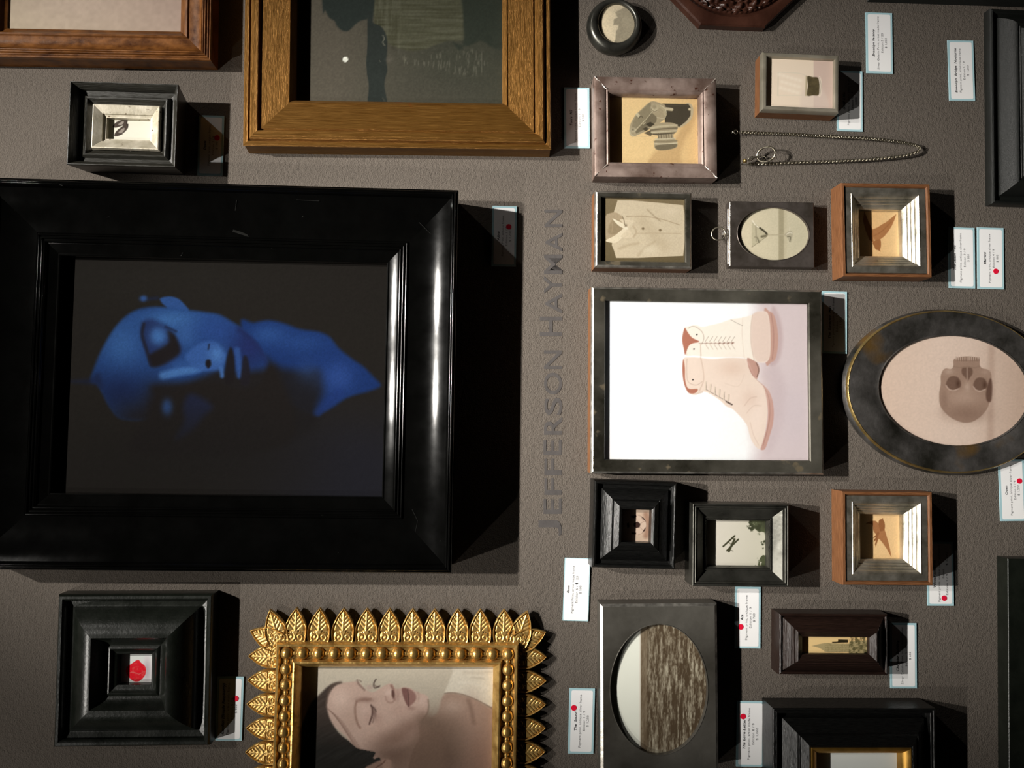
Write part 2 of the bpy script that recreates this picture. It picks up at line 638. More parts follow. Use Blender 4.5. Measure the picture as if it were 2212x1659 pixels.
def p_blue(p):
    p.crop(1, 0, 0).fill((45, 41, 37))
    p.blob(760, 1020, 190, 110, (44, 46, 62), .75)
    p.blob(300, 600, 260, 60, (48, 45, 41), .6)
    A, B, D = (72, 118, 186), (48, 80, 146), (34, 47, 88)
    # ear
    p.blob(310, 645, 9, 7, (60, 96, 160), .95, p=1.5)
    p.line([(322, 646), (340, 644)], 7, (40, 46, 70), 4, .8)
    p.poly([(346, 645), (358, 641), (372, 641), (386, 646), (398, 657), (408, 672), (395, 690), (370, 680), (360, 664), (350, 655)], (58, 95, 160), 3)
    # neck and shoulder
    p.poly([(520, 700), (548, 697), (580, 692), (612, 698), (648, 711), (688, 717), (712, 728), (732, 752), (760, 775), (785, 792), (805, 812), (822, 833),
            (795, 846), (768, 853), (745, 862), (722, 878), (700, 890), (682, 899), (640, 880), (560, 830)], (36, 62, 122), 6)
    p.poly([(565, 770), (600, 792), (650, 800), (690, 800), (700, 840), (685, 880), (670, 930), (520, 960), (520, 790)], (38, 35, 36), 16, .93)
    neck = [(520, 700), (548, 697), (580, 692), (612, 698), (648, 711), (688, 717), (712, 728), (732, 752), (760, 775), (785, 792), (805, 812), (822, 833),
            (795, 846), (768, 853), (745, 862), (722, 878), (700, 890), (682, 899), (640, 880), (560, 830)]
    p.clip = p.poly(neck, None, 5, ret=True)
    p.blob(580, 722, 40, 22, (60, 100, 168), .7)
    p.blob(650, 740, 60, 24, (50, 84, 150), .7)
    p.blob(730, 815, 36, 36, (58, 90, 164), .85, 20)
    p.blob(665, 800, 26, 26, (60, 90, 150), .4)
    p.line([(690, 893), (712, 868), (732, 850)], 22, (42, 68, 138), 9, .7)
    p.clip = None
    # head
    head = [(196, 822), (206, 788), (222, 752), (246, 712), (272, 684), (296, 670), (325, 664), (352, 664), (380, 668), (410, 671), (442, 675), (472, 680),
            (498, 694), (520, 708), (545, 730), (566, 756), (578, 790), (560, 830), (520, 842), (470, 826), (430, 832), (360, 850), (335, 880), (318, 905),
            (262, 904), (238, 880), (222, 850), (210, 830)]
    p.poly(head, (42, 73, 132), 6)
    p.clip = p.poly(head, None, 6, ret=True)
    p.blob(380, 690, 120, 40, (54, 92, 156), .8)
    p.blob(290, 760, 70, 70, (50, 84, 146), .7)
    p.blob(540, 770, 40, 50, (36, 54, 104), .7)
    p.blob(262, 745, 44, 50, (74, 122, 188), .65)
    p.blob(370, 690, 55, 20, (76, 126, 190), .8)
    p.blob(402, 722, 26, 30, (72, 116, 182), .7)
    p.blob(468, 712, 52, 34, (52, 84, 154), .8)
    p.blob(262, 850, 74, 46, D, .95)
    p.blob(300, 900, 60, 34, (40, 38, 44), .9)
    p.blob(540, 745, 40, 40, (44, 52, 108), .8, 30)
    p.line([(520, 712), (556, 742), (580, 780), (585, 810)], 16, (40, 50, 98), 8, .75)
    p.clip = None
    p.poly([(150, 824), (190, 819), (214, 806), (222, 838), (200, 830)], (36, 44, 76), 9, .7)
    # lower half of the face falls into darkness
    p.poly([(330, 832), (400, 824), (440, 812), (470, 800), (500, 806), (560, 800), (600, 800), (620, 960), (300, 980), (315, 900), (328, 860)],
           (41, 36, 34), 13, .97)
    # eye socket and lid
    p.poly([(304, 706), (312, 692), (330, 690), (362, 706), (372, 722), (385, 740), (392, 752), (388, 768), (372, 782), (350, 790), (330, 786), (318, 768),
            (308, 740)], (44, 58, 104), 8, .9)
    p.poly([(362, 716), (376, 722), (386, 742), (388, 762), (370, 778), (348, 790), (328, 792), (320, 770), (330, 762), (350, 750), (364, 738)], (40, 34, 34), 6, .97)
    p.line([(311, 700), (307, 722), (314, 748), (322, 772), (326, 788)], 7, (40, 38, 48), 4, .85)
    p.blob(342, 726, 19, 20, (78, 128, 196), .95, p=1.4)
    p.line([(358, 706), (372, 712), (380, 716)], 5, (40, 50, 80), 3, .8)
    p.blob(390, 790, 30, 14, (60, 100, 168), .8, -20)
    # nose
    p.line([(352, 811), (385, 804), (420, 798), (442, 790)], 17, (84, 134, 202), 6, .95)
    p.poly([(400, 770), (430, 742), (462, 738), (482, 756), (488, 778), (478, 796), (452, 802), (420, 796)], (66, 106, 176), 6, .9)
    p.blob(468, 766, 17, 18, (88, 136, 204), .9)
    p.poly([(446, 778), (454, 778), (456, 788), (450, 796), (444, 788)], (34, 28, 30), 3, .95)
    p.line([(452, 744), (450, 754)], 4, (40, 46, 70), 2, .8)
    # lips
    p.line([(480, 812), (478, 796)], 9, (80, 126, 196), 4, .9)
    p.poly([(486, 800), (490, 772), (498, 750), (506, 770), (506, 820), (488, 830)], (38, 33, 34), 4, .95)
    p.line([(512, 756), (516, 785), (518, 812)], 12, (60, 96, 164), 5, .9)
    p.poly([(526, 770), (534, 772), (540, 800), (538, 830), (520, 830), (522, 795)], (40, 36, 42), 4, .9)
    # second eye, cheek
    p.blob(330, 870, 26, 44, (40, 35, 34), .7)
    p.blob(361, 880, 12, 18, (56, 90, 150), .95, p=1.3)
    p.poly([(396, 878), (410, 852), (440, 862), (458, 880), (440, 900), (415, 930), (380, 948), (398, 910)], (40, 48, 82), 11, .8)
    p.poly([(143, 540), (850, 540), (850, 562), (143, 562)], (30, 28, 26), 4, .6, False)
    for y0, y1, x0, x1, cc in ((985, 1060, 150, 830, (41, 38, 36)),):
        p.blob((x0 + x1) / 2, (y0 + y1) / 2, 400, 60, cc, .5)
    p.blob(470, 960, 260, 80, (37, 34, 33), .7)
    p.grain(.10, 2.2)


def p_woman(p):
    p.crop(2.3, 584, 1292).fill((176, 164, 146))
    p.wash((184, 173, 154), (150, 138, 122), (p.y - 340) / 420 + (p.x - 700) / 1600)
    # blouse
    p.poly([(930, 330), (905, 370), (885, 420), (868, 470), (900, 470), (980, 492), (1050, 520), (1120, 552), (1200, 600), (1200, 300)], (196, 186, 168), 6)
    p.line([(960, 370), (1020, 372), (1100, 366)], 14, (178, 166, 148), 10, .7)
    p.line([(940, 420), (1010, 425), (1080, 450)], 12, (206, 197, 180), 10, .6)
    p.line([(1000, 395), (1060, 400)], 8, (168, 156, 138), 8, .6)
    # shoulder and chest
    p.poly([(740, 640), (790, 600), (825, 575), (842, 540), (850, 505), (866, 478), (905, 472), (960, 482), (1020, 505), (1090, 545), (1180, 590), (1200, 1600), (500, 1600),
            (560, 780)], (150, 124, 108), 9)
    p.blob(905, 540, 60, 40, (172, 148, 132), .85)
    p.blob(1000, 600, 50, 110, (160, 132, 116), .7)
    p.line([(985, 510), (1000, 560), (1010, 620)], 20, (122, 98, 84), 12, .7)
    p.blob(840, 660, 120, 90, (116, 94, 80), .85)
    p.blob(800, 790, 170, 110, (88, 70, 58), .9)
    p.blob(1040, 820, 70, 170, (138, 106, 90), .6)
    p.blob(800, 1000, 260, 200, (90, 70, 60), .7)
    p.line([(866, 474), (905, 470), (960, 480), (1030, 508), (1100, 546)], 5, (112, 92, 78), 4, .75)
    # head
    p.poly([(268, 600), (275, 500), (300, 450), (345, 425), (390, 418), (432, 414), (452, 430), (470, 452), (498, 466), (520, 464), (548, 447), (572, 432), (594, 424),
            (610, 432), (618, 448), (634, 452), (650, 446), (672, 442), (700, 450), (720, 462), (742, 472), (764, 478), (782, 492), (786, 530), (780, 565), (764, 590),
            (735, 625), (740, 690), (700, 780), (640, 1000), (480, 1000), (400, 720)], (182, 155, 140), 5)
    p.poly([(640, 1000), (600, 800), (700, 700), (740, 620), (800, 610), (860, 700), (860, 1000)], (112, 90, 76), 30, .8)
    p.blob(345, 500, 50, 55, (202, 176, 160), .8)
    p.blob(400, 610, 50, 60, (176, 148, 132), .7)
    p.blob(545, 640, 80, 40, (186, 156, 140), .6)
    p.blob(500, 690, 46, 34, (186, 157, 141), .8)
    p.blob(590, 470, 22, 16, (198, 172, 158), .85)
    p.blob(640, 560, 50, 34, (176, 146, 131), .7)
    p.blob(750, 510, 26, 26, (190, 164, 150), .8)
    p.blob(690, 640, 80, 46, (134, 107, 93), .85, -25)
    p.blob(620, 700, 110, 50, (124, 98, 84), .85, -12)
    p.blob(600, 780, 120, 60, (104, 82, 70), .9)
    p.blob(760, 600, 40, 40, (120, 96, 82), .7)
    p.blob(790, 620, 50, 34, (112, 92, 78), .7)
    p.line([(784, 505), (786, 540), (778, 575), (758, 600)], 7, (112, 90, 76), 5, .6)
    # brow, socket, lid
    p.blob(470, 505, 40, 13, (126, 98, 86), .85, 2)
    p.line([(428, 515), (421, 545), (424, 590), (434, 625), (446, 645)], 9, (122, 92, 78), 7, .7)
    p.line([(430, 512), (460, 506), (500, 500)], 8, (134, 104, 90), 7, .6)
    p.blob(466, 560, 22, 36, (190, 162, 148), .85)
    p.blob(484, 596, 18, 26, (176, 146, 132), .7)
    p.line([(500, 532), (507, 552), (506, 580), (498, 606), (492, 626)], 8, (78, 58, 52), 4, .85)
    p.blob(517, 572, 11, 30, (104, 80, 72), .75, -8)
    p.line([(505, 538), (516, 548), (525, 562)], 6, (70, 54, 50), 4, .7)
    p.line([(503, 590), (512, 600), (508, 618)], 5, (90, 70, 62), 4, .6)
    p.blob(540, 600, 18, 34, (166, 136, 122), .6)
    # far eye
    p.line([(432, 408), (438, 426), (452, 440), (468, 456)], 9, (118, 96, 86), 6, .75)
    p.line([(444, 408), (452, 416)], 5, (100, 82, 74), 3, .7)
    p.line([(525, 404), (516, 418), (513, 436), (520, 446), (540, 440)], 7, (76, 62, 56), 3.5, .85)
    p.line([(516, 432), (530, 440), (544, 436)], 7, (92, 74, 66), 4, .6)
    p.blob(492, 444, 18, 14, (172, 148, 136), .8)
    # nose
    p.line([(602, 436), (612, 458), (610, 484), (617, 502)], 13, (122, 90, 80), 7, .75)
    p.poly([(604, 458), (614, 462), (619, 482), (613, 497), (603, 482)], (84, 58, 52), 5, .85)
    p.line([(572, 490), (580, 512), (598, 520), (612, 514)], 7, (138, 108, 96), 6, .65)
    p.blob(586, 500, 12, 12, (180, 150, 136), .6)
    p.blob(633, 480, 12, 34, (158, 128, 116), .7)
    # lips
    p.poly([(653, 450), (668, 446), (680, 452), (683, 480), (684, 512), (687, 540), (676, 528), (664, 500), (656, 474)], (108, 74, 68), 4.5, .88)
    p.poly([(684, 452), (706, 460), (722, 480), (724, 500), (714, 518), (700, 530), (689, 536), (686, 500)], (128, 92, 84), 6, .82)
    p.line([(682, 452), (686, 486), (687, 516), (688, 538)], 5, (72, 46, 42), 3, .8)
    p.blob(700, 548, 22, 10, (140, 110, 98), .6)
    p.line([(734, 468), (738, 490), (734, 512)], 8, (160, 132, 118), 7, .6)
    # hair
    hair = [(352, 418), (318, 422), (285, 440), (245, 478), (205, 520), (170, 600), (120, 800), (100, 1500), (560, 1500), (560, 860), (512, 800), (520, 768), (480, 758), (430, 745),
            (395, 715), (350, 680), (318, 640), (292, 590), (280, 530), (290, 480), (318, 440)]
    m = p.poly(hair, None, 8, ret=True)
    p.mix(m, (66, 56, 50))
    p.wash(p.C, np.where(m[:, None] > .5, np.array((38, 36, 33.)), p.C), (p.y - 560) / 200)
    st = fbm((p.x * .5 + p.y * .87) / 11, (p.x * .87 - p.y * .5) / 90, 4, 8)[:, None] - .5
    p.C = p.C + m[:, None] * st * 14
    for k in range(16):
        t = k / 15
        x0, y0 = 288 + 130 * t ** .8, 560 + 175 * t
        p.line([(x0 - 14, y0 - 22), (x0 + 8, y0 + 2), (x0 + 34, y0 + 18)], 3.2, (112, 86, 74), 3.5, .5)
    p.line([(352, 420), (312, 432), (288, 470), (280, 520)], 10, (96, 78, 68), 7, .6)
    # ear
    p.poly([(470, 850), (500, 826), (545, 806), (580, 800), (600, 812), (592, 860), (560, 930), (480, 930)], (146, 116, 100), 6, .85)
    p.line([(525, 842), (560, 820), (570, 806)], 6, (88, 62, 52), 4, .8)
    p.C = p.C * .97
    p.grain(.05, 2.5)


def p_raspberry(p):
    p.crop(3.78, 60, 1220).fill((214, 208, 202))
    p.blob(975, 860, 30, 90, (168, 156, 160), .8)
    m = p.poly([(880, 785), (905, 776), (925, 800), (955, 825), (966, 862), (955, 905), (925, 940), (900, 953), (865, 950), (832, 925), (808, 890),
                (804, 855), (820, 825), (852, 805)], None, 3, ret=True)
    p.mix(m, (226, 34, 44))
    n = fbm(p.x / 13, p.y / 13, 2, 4)
    p.mix(m * np.clip((n - .55) * 5, 0, 1) * .55, (244, 90, 80))
    p.mix(m * np.clip((.42 - n) * 5, 0, 1) * .5, (190, 10, 30))
    p.line([(835, 880), (870, 878), (905, 892), (935, 880)], 4, (248, 130, 120), 3, .8)
    p.poly([(700, 985), (1100, 985), (1100, 1100), (700, 1100)], (196, 188, 184), 3, .9, False)


def p_shoes(p):
    p.crop(3.95, 0, 0).fill((250, 243, 222))
    for a in ([(962, 1082), (975, 1058), (1000, 1038), (1035, 1027), (1068, 1020), (1088, 1022), (1086, 1045), (1072, 1064), (1045, 1072), (1010, 1084), (985, 1090)],
              [(974, 1158), (985, 1130), (1010, 1102), (1042, 1080), (1066, 1056), (1090, 1056), (1094, 1080), (1078, 1112), (1050, 1138), (1020, 1156), (992, 1163)]):
        p.poly(a, (84, 72, 64), 4)
    p.poly([(1008, 1062), (1035, 1040), (1056, 1036), (1050, 1056), (1030, 1068)], (176, 164, 150), 4, .9)
    p.poly([(1010, 1130), (1040, 1100), (1062, 1092), (1060, 1112), (1036, 1136)], (170, 158, 144), 4, .9)
    p.line([(1085, 1024), (1082, 1062)], 7, (50, 42, 38), 3)
    p.line([(1092, 1060), (1088, 1092)], 7, (50, 42, 38), 3)
    p.line([(1030, 1144), (1048, 1150)], 4, (60, 50, 44), 3)


def p_camera(p):
    p.crop(3.95, 1000, 0).fill((242, 206, 148))
    p.wash((243, 208, 150), (234, 190, 130), (p.x - 1700) / 500)
    p.poly([(1950, 930), (1985, 960), (1960, 1080), (1900, 1180), (1860, 1300), (1840, 1420), (1590, 1420), (1640, 1290), (1800, 1200)], (208, 170, 118), 26, .7)
    sv, lt, dk, vd = (176, 160, 128), (214, 200, 164), (118, 106, 84), (72, 64, 50)
    # chrome end cap and leather body on the right
    p.poly([(1905, 886), (1945, 888), (1964, 925), (1960, 985), (1930, 1040), (1846, 1092), (1836, 1050), (1910, 1000)], (200, 182, 146), 4)
    p.poly([(1700, 884), (1924, 888), (1944, 918), (1942, 985), (1905, 1035), (1846, 1082), (1800, 1064), (1724, 1046), (1716, 960)], (80, 72, 58), 3, 1, False)
    p.line([(1712, 900), (1924, 902)], 4, (104, 94, 76), 3, .8)
    p.blob(1934, 932, 12, 12, (238, 218, 176), .95, p=2)
    # top plate
    p.poly([(1600, 868), (1655, 870), (1690, 884), (1722, 895), (1734, 940), (1730, 1000), (1690, 1040), (1600, 1100), (1500, 1148), (1455, 1166), (1432, 1156), (1420, 1125),
            (1424, 1080), (1440, 1035), (1470, 985), (1520, 935)], sv, 3)
    p.poly([(1600, 872), (1612, 915), (1618, 950), (1570, 1010), (1505, 1075), (1462, 1120), (1440, 1090), (1450, 1040), (1480, 985), (1530, 935)], (150, 137, 109), 4, 1, False)
    p.poly([(1610, 960), (1655, 1000), (1650, 1040), (1600, 1075), (1530, 1115), (1480, 1140), (1470, 1122), (1530, 1060)], (128, 116, 92), 4, 1, False)
    p.line([(1612, 915), (1618, 950), (1570, 1010), (1505, 1075), (1462, 1122)], 4, (222, 208, 172), 2.5, .9, False)
    p.line([(1655, 1002), (1715, 1010), (1732, 985)], 5, (226, 212, 176), 3, .8)
    # dials
    p.blob(1634, 922, 33, 34, (210, 195, 160), .95, p=2.2)
    p.blob(1634, 912, 22, 20, (160, 146, 116), .9, p=2)
    p.line([(1606, 930), (1634, 952), (1664, 936)], 5, dk, 3, .8)
    p.line([(1672, 905), (1712, 925), (1728, 975)], 26, (190, 175, 140), 5, .9)
    p.line([(1684, 900), (1722, 925), (1738, 960)], 4, (232, 220, 186), 3, .8)
    p.line([(1735, 928), (1782, 934)], 26, (214, 198, 162), 4, .95)
    p.line([(1740, 944), (1784, 948)], 5, (140, 126, 98), 3, .8)
    p.poly([(1470, 972), (1492, 962), (1512, 985), (1496, 1003)], lt, 3, .9, False)
    p.line([(1500, 1010), (1520, 990), (1535, 1005)], 5, vd, 3, .8)
    p.line([(1540, 1060), (1556, 1044)], 6, lt, 3, .9)
    p.blob(1452, 1108, 26, 20, (202, 188, 154), .95, p=2)
    p.blob(1450, 1106, 12, 10, (120, 108, 86), .9)
    p.line([(1424, 1120), (1436, 1150), (1458, 1162)], 6, lt, 3, .8)
    # front windows, lens mount
    p.poly([(1560, 1060), (1600, 1040), (1636, 1060), (1600, 1088)], vd, 4, .95, False)
    p.poly([(1530, 1100), (1560, 1085), (1590, 1098), (1560, 1120)], vd, 4, .85, False)
    p.poly([(1545, 1135), (1600, 1110), (1640, 1125), (1600, 1162)], (96, 86, 68), 4, .9, False)
    p.line([(1470, 1164), (1640, 1163)], 4, (190, 172, 136), 3, .7)
    p.poly([(1600, 1090), (1640, 1062), (1700, 1046), (1780, 1046), (1826, 1066), (1832, 1095), (1820, 1128), (1800, 1142), (1798, 1176), (1824, 1205), (1830, 1248),
            (1796, 1268), (1730, 1280), (1666, 1280), (1636, 1262), (1634, 1210), (1660, 1180), (1660, 1158), (1616, 1146)], sv, 3)
    p.line([(1606, 1092), (1690, 1078), (1826, 1068)], 16, (206, 191, 156), 4, .9)
    p.line([(1604, 1112), (1700, 1100), (1828, 1092)], 12, dk, 4, .85)
    p.line([(1608, 1130), (1700, 1124), (1824, 1114)], 10, (214, 200, 166), 4, .9)
    p.line([(1622, 1146), (1700, 1143), (1806, 1134)], 9, vd, 4, .85)
    for x in (1668, 1690, 1712, 1734, 1756, 1778):
        p.line([(x, 1140), (x + 3, 1180)], 7, (104, 93, 73), 3, .75)
    p.line([(1640, 1188), (1720, 1186), (1812, 1180)], 9, (220, 206, 172), 4, .9)
    p.line([(1634, 1206), (1720, 1208), (1826, 1200)], 12, (146, 132, 104), 4, .8)
    p.line([(1636, 1226), (1720, 1228), (1828, 1220)], 9, (224, 210, 176), 4, .9)
    p.poly([(1640, 1252), (1700, 1240), (1780, 1234), (1828, 1240), (1800, 1264), (1730, 1279), (1668, 1280)], (124, 112, 88), 4, .95)
    p.line([(1640, 1246), (1720, 1234), (1826, 1232)], 4, vd, 3, .7)
    p.grain(.05, 2)


def p_drink(p):
    p.crop(3.107, 1500, 0).fill((228, 208, 184))
    p.poly([(800, 300), (1000, 300), (1000, 800), (800, 800)], (206, 180, 164), 3, 1, False)
    p.poly([(725, 610), (860, 600), (900, 760), (730, 760)], (216, 196, 180), 14, .6)
    p.line([(560, 486), (700, 492), (760, 515)], 4, (212, 200, 178), 3, .8)
    p.line([(556, 640), (700, 640), (750, 640)], 4, (212, 200, 178), 3, .8)
    p.line([(563, 490), (560, 640)], 7, (206, 196, 172), 3, .8)
    for i in range(16):
        p.blob(570 + 150 * ((i * 37) % 16) / 16., 500 + 130 * ((i * 23) % 16) / 16., 15, 12, (238, 222, 200), .8)
    p.poly([(835, 518), (850, 530), (856, 580), (850, 640), (832, 640)], (226, 208, 188), 3)
    p.line([(838, 520), (850, 575), (842, 640)], 3, (150, 134, 112), 2, .7)
    m = p.poly([(758, 514), (795, 518), (828, 522), (838, 560), (838, 600), (832, 638), (795, 640), (756, 640), (762, 575)], None, 4, ret=True)
    p.mix(m, (66, 58, 40))
    p.mix(m * .4 * fbm(p.x / 20, p.y / 20, 3, 2), (150, 130, 90))
    p.line([(752, 512), (748, 640)], 9, (176, 160, 128), 4)


def p_shirt(p):
    p.crop(3.95, 1100, 380).fill((118, 108, 82))
    p.wash((128, 116, 90), (104, 94, 70), (p.y - 180) / 560)
    p.poly([(925, 208), (1060, 210), (1200, 222), (1350, 236), (1484, 250), (1496, 340), (1500, 450), (1496, 570), (1484, 682), (1300, 690), (1100, 700),
            (912, 700), (895, 640), (875, 590), (890, 480), (870, 380), (895, 300)], (206, 196, 172), 3, 1, False)
    p.line([(1130, 380), (1320, 600)], 90, (188, 176, 150), 50, .5)
    p.line([(1180, 290), (1240, 345), (1290, 385)], 10, (160, 148, 122), 7, .7)
    p.line([(1000, 345), (1150, 345), (1300, 370), (1455, 418)], 5, (150, 136, 110), 4, .75)
    p.line([(1095, 490), (1250, 488), (1460, 492)], 4, (172, 160, 134), 4, .7)
    p.line([(1100, 680), (1150, 620), (1240, 560)], 18, (180, 168, 142), 14, .6)
    p.blob(1200, 630, 60, 30, (220, 212, 190), .7)
    p.blob(1380, 300, 70, 30, (216, 206, 184), .7)
    p.line([(940, 620), (1020, 590), (1100, 575)], 22, (180, 168, 142), 14, .6)
    p.poly([(825, 340), (860, 318), (910, 312), (960, 345), (975, 385), (960, 470), (900, 520), (850, 556), (826, 545), (820, 440)], (176, 162, 136), 5, 1)
    p.poly([(880, 372), (940, 385), (970, 440), (940, 480), (880, 500), (840, 470)], (150, 136, 110), 9, .8)
    p.line([(875, 380), (880, 440), (875, 480)], 5, (170, 156, 130), 3)
    p.poly([(882, 368), (905, 372), (1000, 425), (985, 450), (930, 420)], (234, 226, 204), 3)
    p.poly([(975, 450), (995, 468), (960, 530), (905, 570), (835, 562), (830, 545), (900, 510)], (226, 218, 194), 3)
    p.poly([(945, 372), (1000, 375), (1060, 380), (1042, 412), (1010, 440), (985, 420)], (216, 206, 182), 3)
    p.poly([(1012, 448), (1045, 490), (1052, 525), (1000, 528), (950, 520), (985, 480)], (214, 204, 180), 3)
    p.line([(965, 345), (980, 380), (985, 415)], 5, (96, 84, 64), 4, .8)
    p.blob(995, 425, 12, 14, (90, 78, 58), .7)
    p.blob(1000, 447, 15, 14, (238, 230, 210), .95, p=1.5)
    p.line([(1060, 430), (1085, 480), (1060, 520)], 12, (176, 162, 136), 10, .7)
    for x, y in ((1142, 450), (1288, 463)):
        p.blob(x, y, 12, 11, (112, 98, 74), .95, p=2)
        p.line([(x - 14, y), (x + 18, y + 2)], 3, (150, 136, 110), 3, .6)
    p.grain(.05, 2)
    p.C = p.C * np.array((1.1, 1.06, 1.02))


def p_martini(p):
    p.crop(3.107, 1500, 380).fill((206, 204, 176))
    p.wash((212, 208, 180), (190, 190, 164), (p.x - 300) / 600)
    p.poly([(565, 150), (602, 150), (602, 640), (565, 640)], (160, 156, 128), 8, .9, False)
    p.poly([(602, 150), (620, 150), (620, 640), (602, 640)], (190, 186, 158), 6, .6, False)
    p.poly([(388, 302), (440, 345), (490, 390), (492, 402), (440, 440), (386, 478), (384, 400)], (186, 184, 156), 3, .9, False)
    p.line([(386, 478), (440, 440), (492, 402)], 3, (120, 116, 94), 2, .8)
    p.line([(388, 300), (410, 330), (430, 345)], 7, (236, 236, 216), 3, .95)
    p.line([(412, 335), (416, 440)], 8, (150, 148, 124), 4, .7)
    p.line([(440, 350), (470, 372), (488, 392)], 12, (64, 62, 48), 4, .95)
    p.line([(452, 408), (478, 402)], 14, (96, 92, 72), 6, .8)
    p.line([(425, 420), (434, 446)], 8, (104, 102, 82), 4, .8)
    p.line([(404, 410), (425, 412)], 5, (130, 126, 104), 3, .8)
    p.line([(490, 397), (560, 396), (612, 397)], 6, (178, 174, 148), 3, .9)
    p.poly([(604, 392), (635, 370), (655, 372), (660, 400), (650, 440), (640, 446), (630, 425), (612, 402)], (176, 174, 150), 4, .95)
    p.line([(640, 345), (640, 370)], 4, (220, 220, 200), 3, .9)
    p.line([(618, 392), (640, 380), (655, 385)], 5, (230, 230, 210), 3, .9)
    p.line([(625, 408), (645, 410), (640, 440)], 6, (104, 102, 82), 3, .8)
    p.grain(.04, 2)
    p.C = p.C * np.array((1.09, 1.04, 1.02))


def p_swallow_up(p):
    p.crop(3.107, 1500, 380).fill((232, 190, 134))
    p.wash((226, 180, 124), (236, 200, 146), (p.x - 1150) / 260)
    c = (158, 104, 62)
    p.poly([(1355, 256), (1345, 290), (1325, 335), (1300, 375), (1275, 405), (1240, 432), (1210, 430), (1192, 390), (1195, 360), (1230, 345), (1260, 325),
            (1290, 308), (1325, 280)], (172, 118, 74), 3, 1, False)
    p.poly([(1215, 432), (1248, 430), (1252, 470), (1246, 495), (1250, 507), (1236, 500), (1216, 492), (1206, 470), (1196, 450)], c, 3)
    p.poly([(1196, 360), (1170, 310), (1140, 235), (1132, 300), (1150, 370), (1175, 430), (1205, 450)], c, 3, 1, False)
    p.line([(1210, 400), (1260, 370), (1320, 310)], 6, (150, 98, 58), 5, .7)
    p.grain(.04, 2)


def p_swallow_down(p):
    p.crop(3.936, 1650, 1000).fill((234, 194, 140))
    c = (150, 98, 60)
    p.poly([(1085, 802), (1065, 770), (1045, 730), (1010, 680), (985, 650), (960, 640), (950, 600), (975, 570), (1000, 575), (1025, 560), (1040, 610),
            (1058, 670), (1075, 740)], (170, 116, 74), 3, 1, False)
    p.poly([(1012, 468), (1016, 486), (1026, 505), (1030, 540), (1022, 572), (985, 580), (974, 550), (974, 515), (982, 484), (1000, 478)], c, 3)
    p.poly([(985, 590), (950, 600), (930, 570), (925, 530), (900, 518), (868, 514), (905, 498), (945, 492), (970, 512), (982, 550)], (164, 110, 70), 3)
    p.poly([(985, 600), (965, 630), (972, 650), (952, 712), (945, 690), (955, 655), (935, 672), (938, 650), (955, 632), (925, 640), (950, 615), (970, 580)], c, 3, 1, False)
    p.grain(.04, 2)


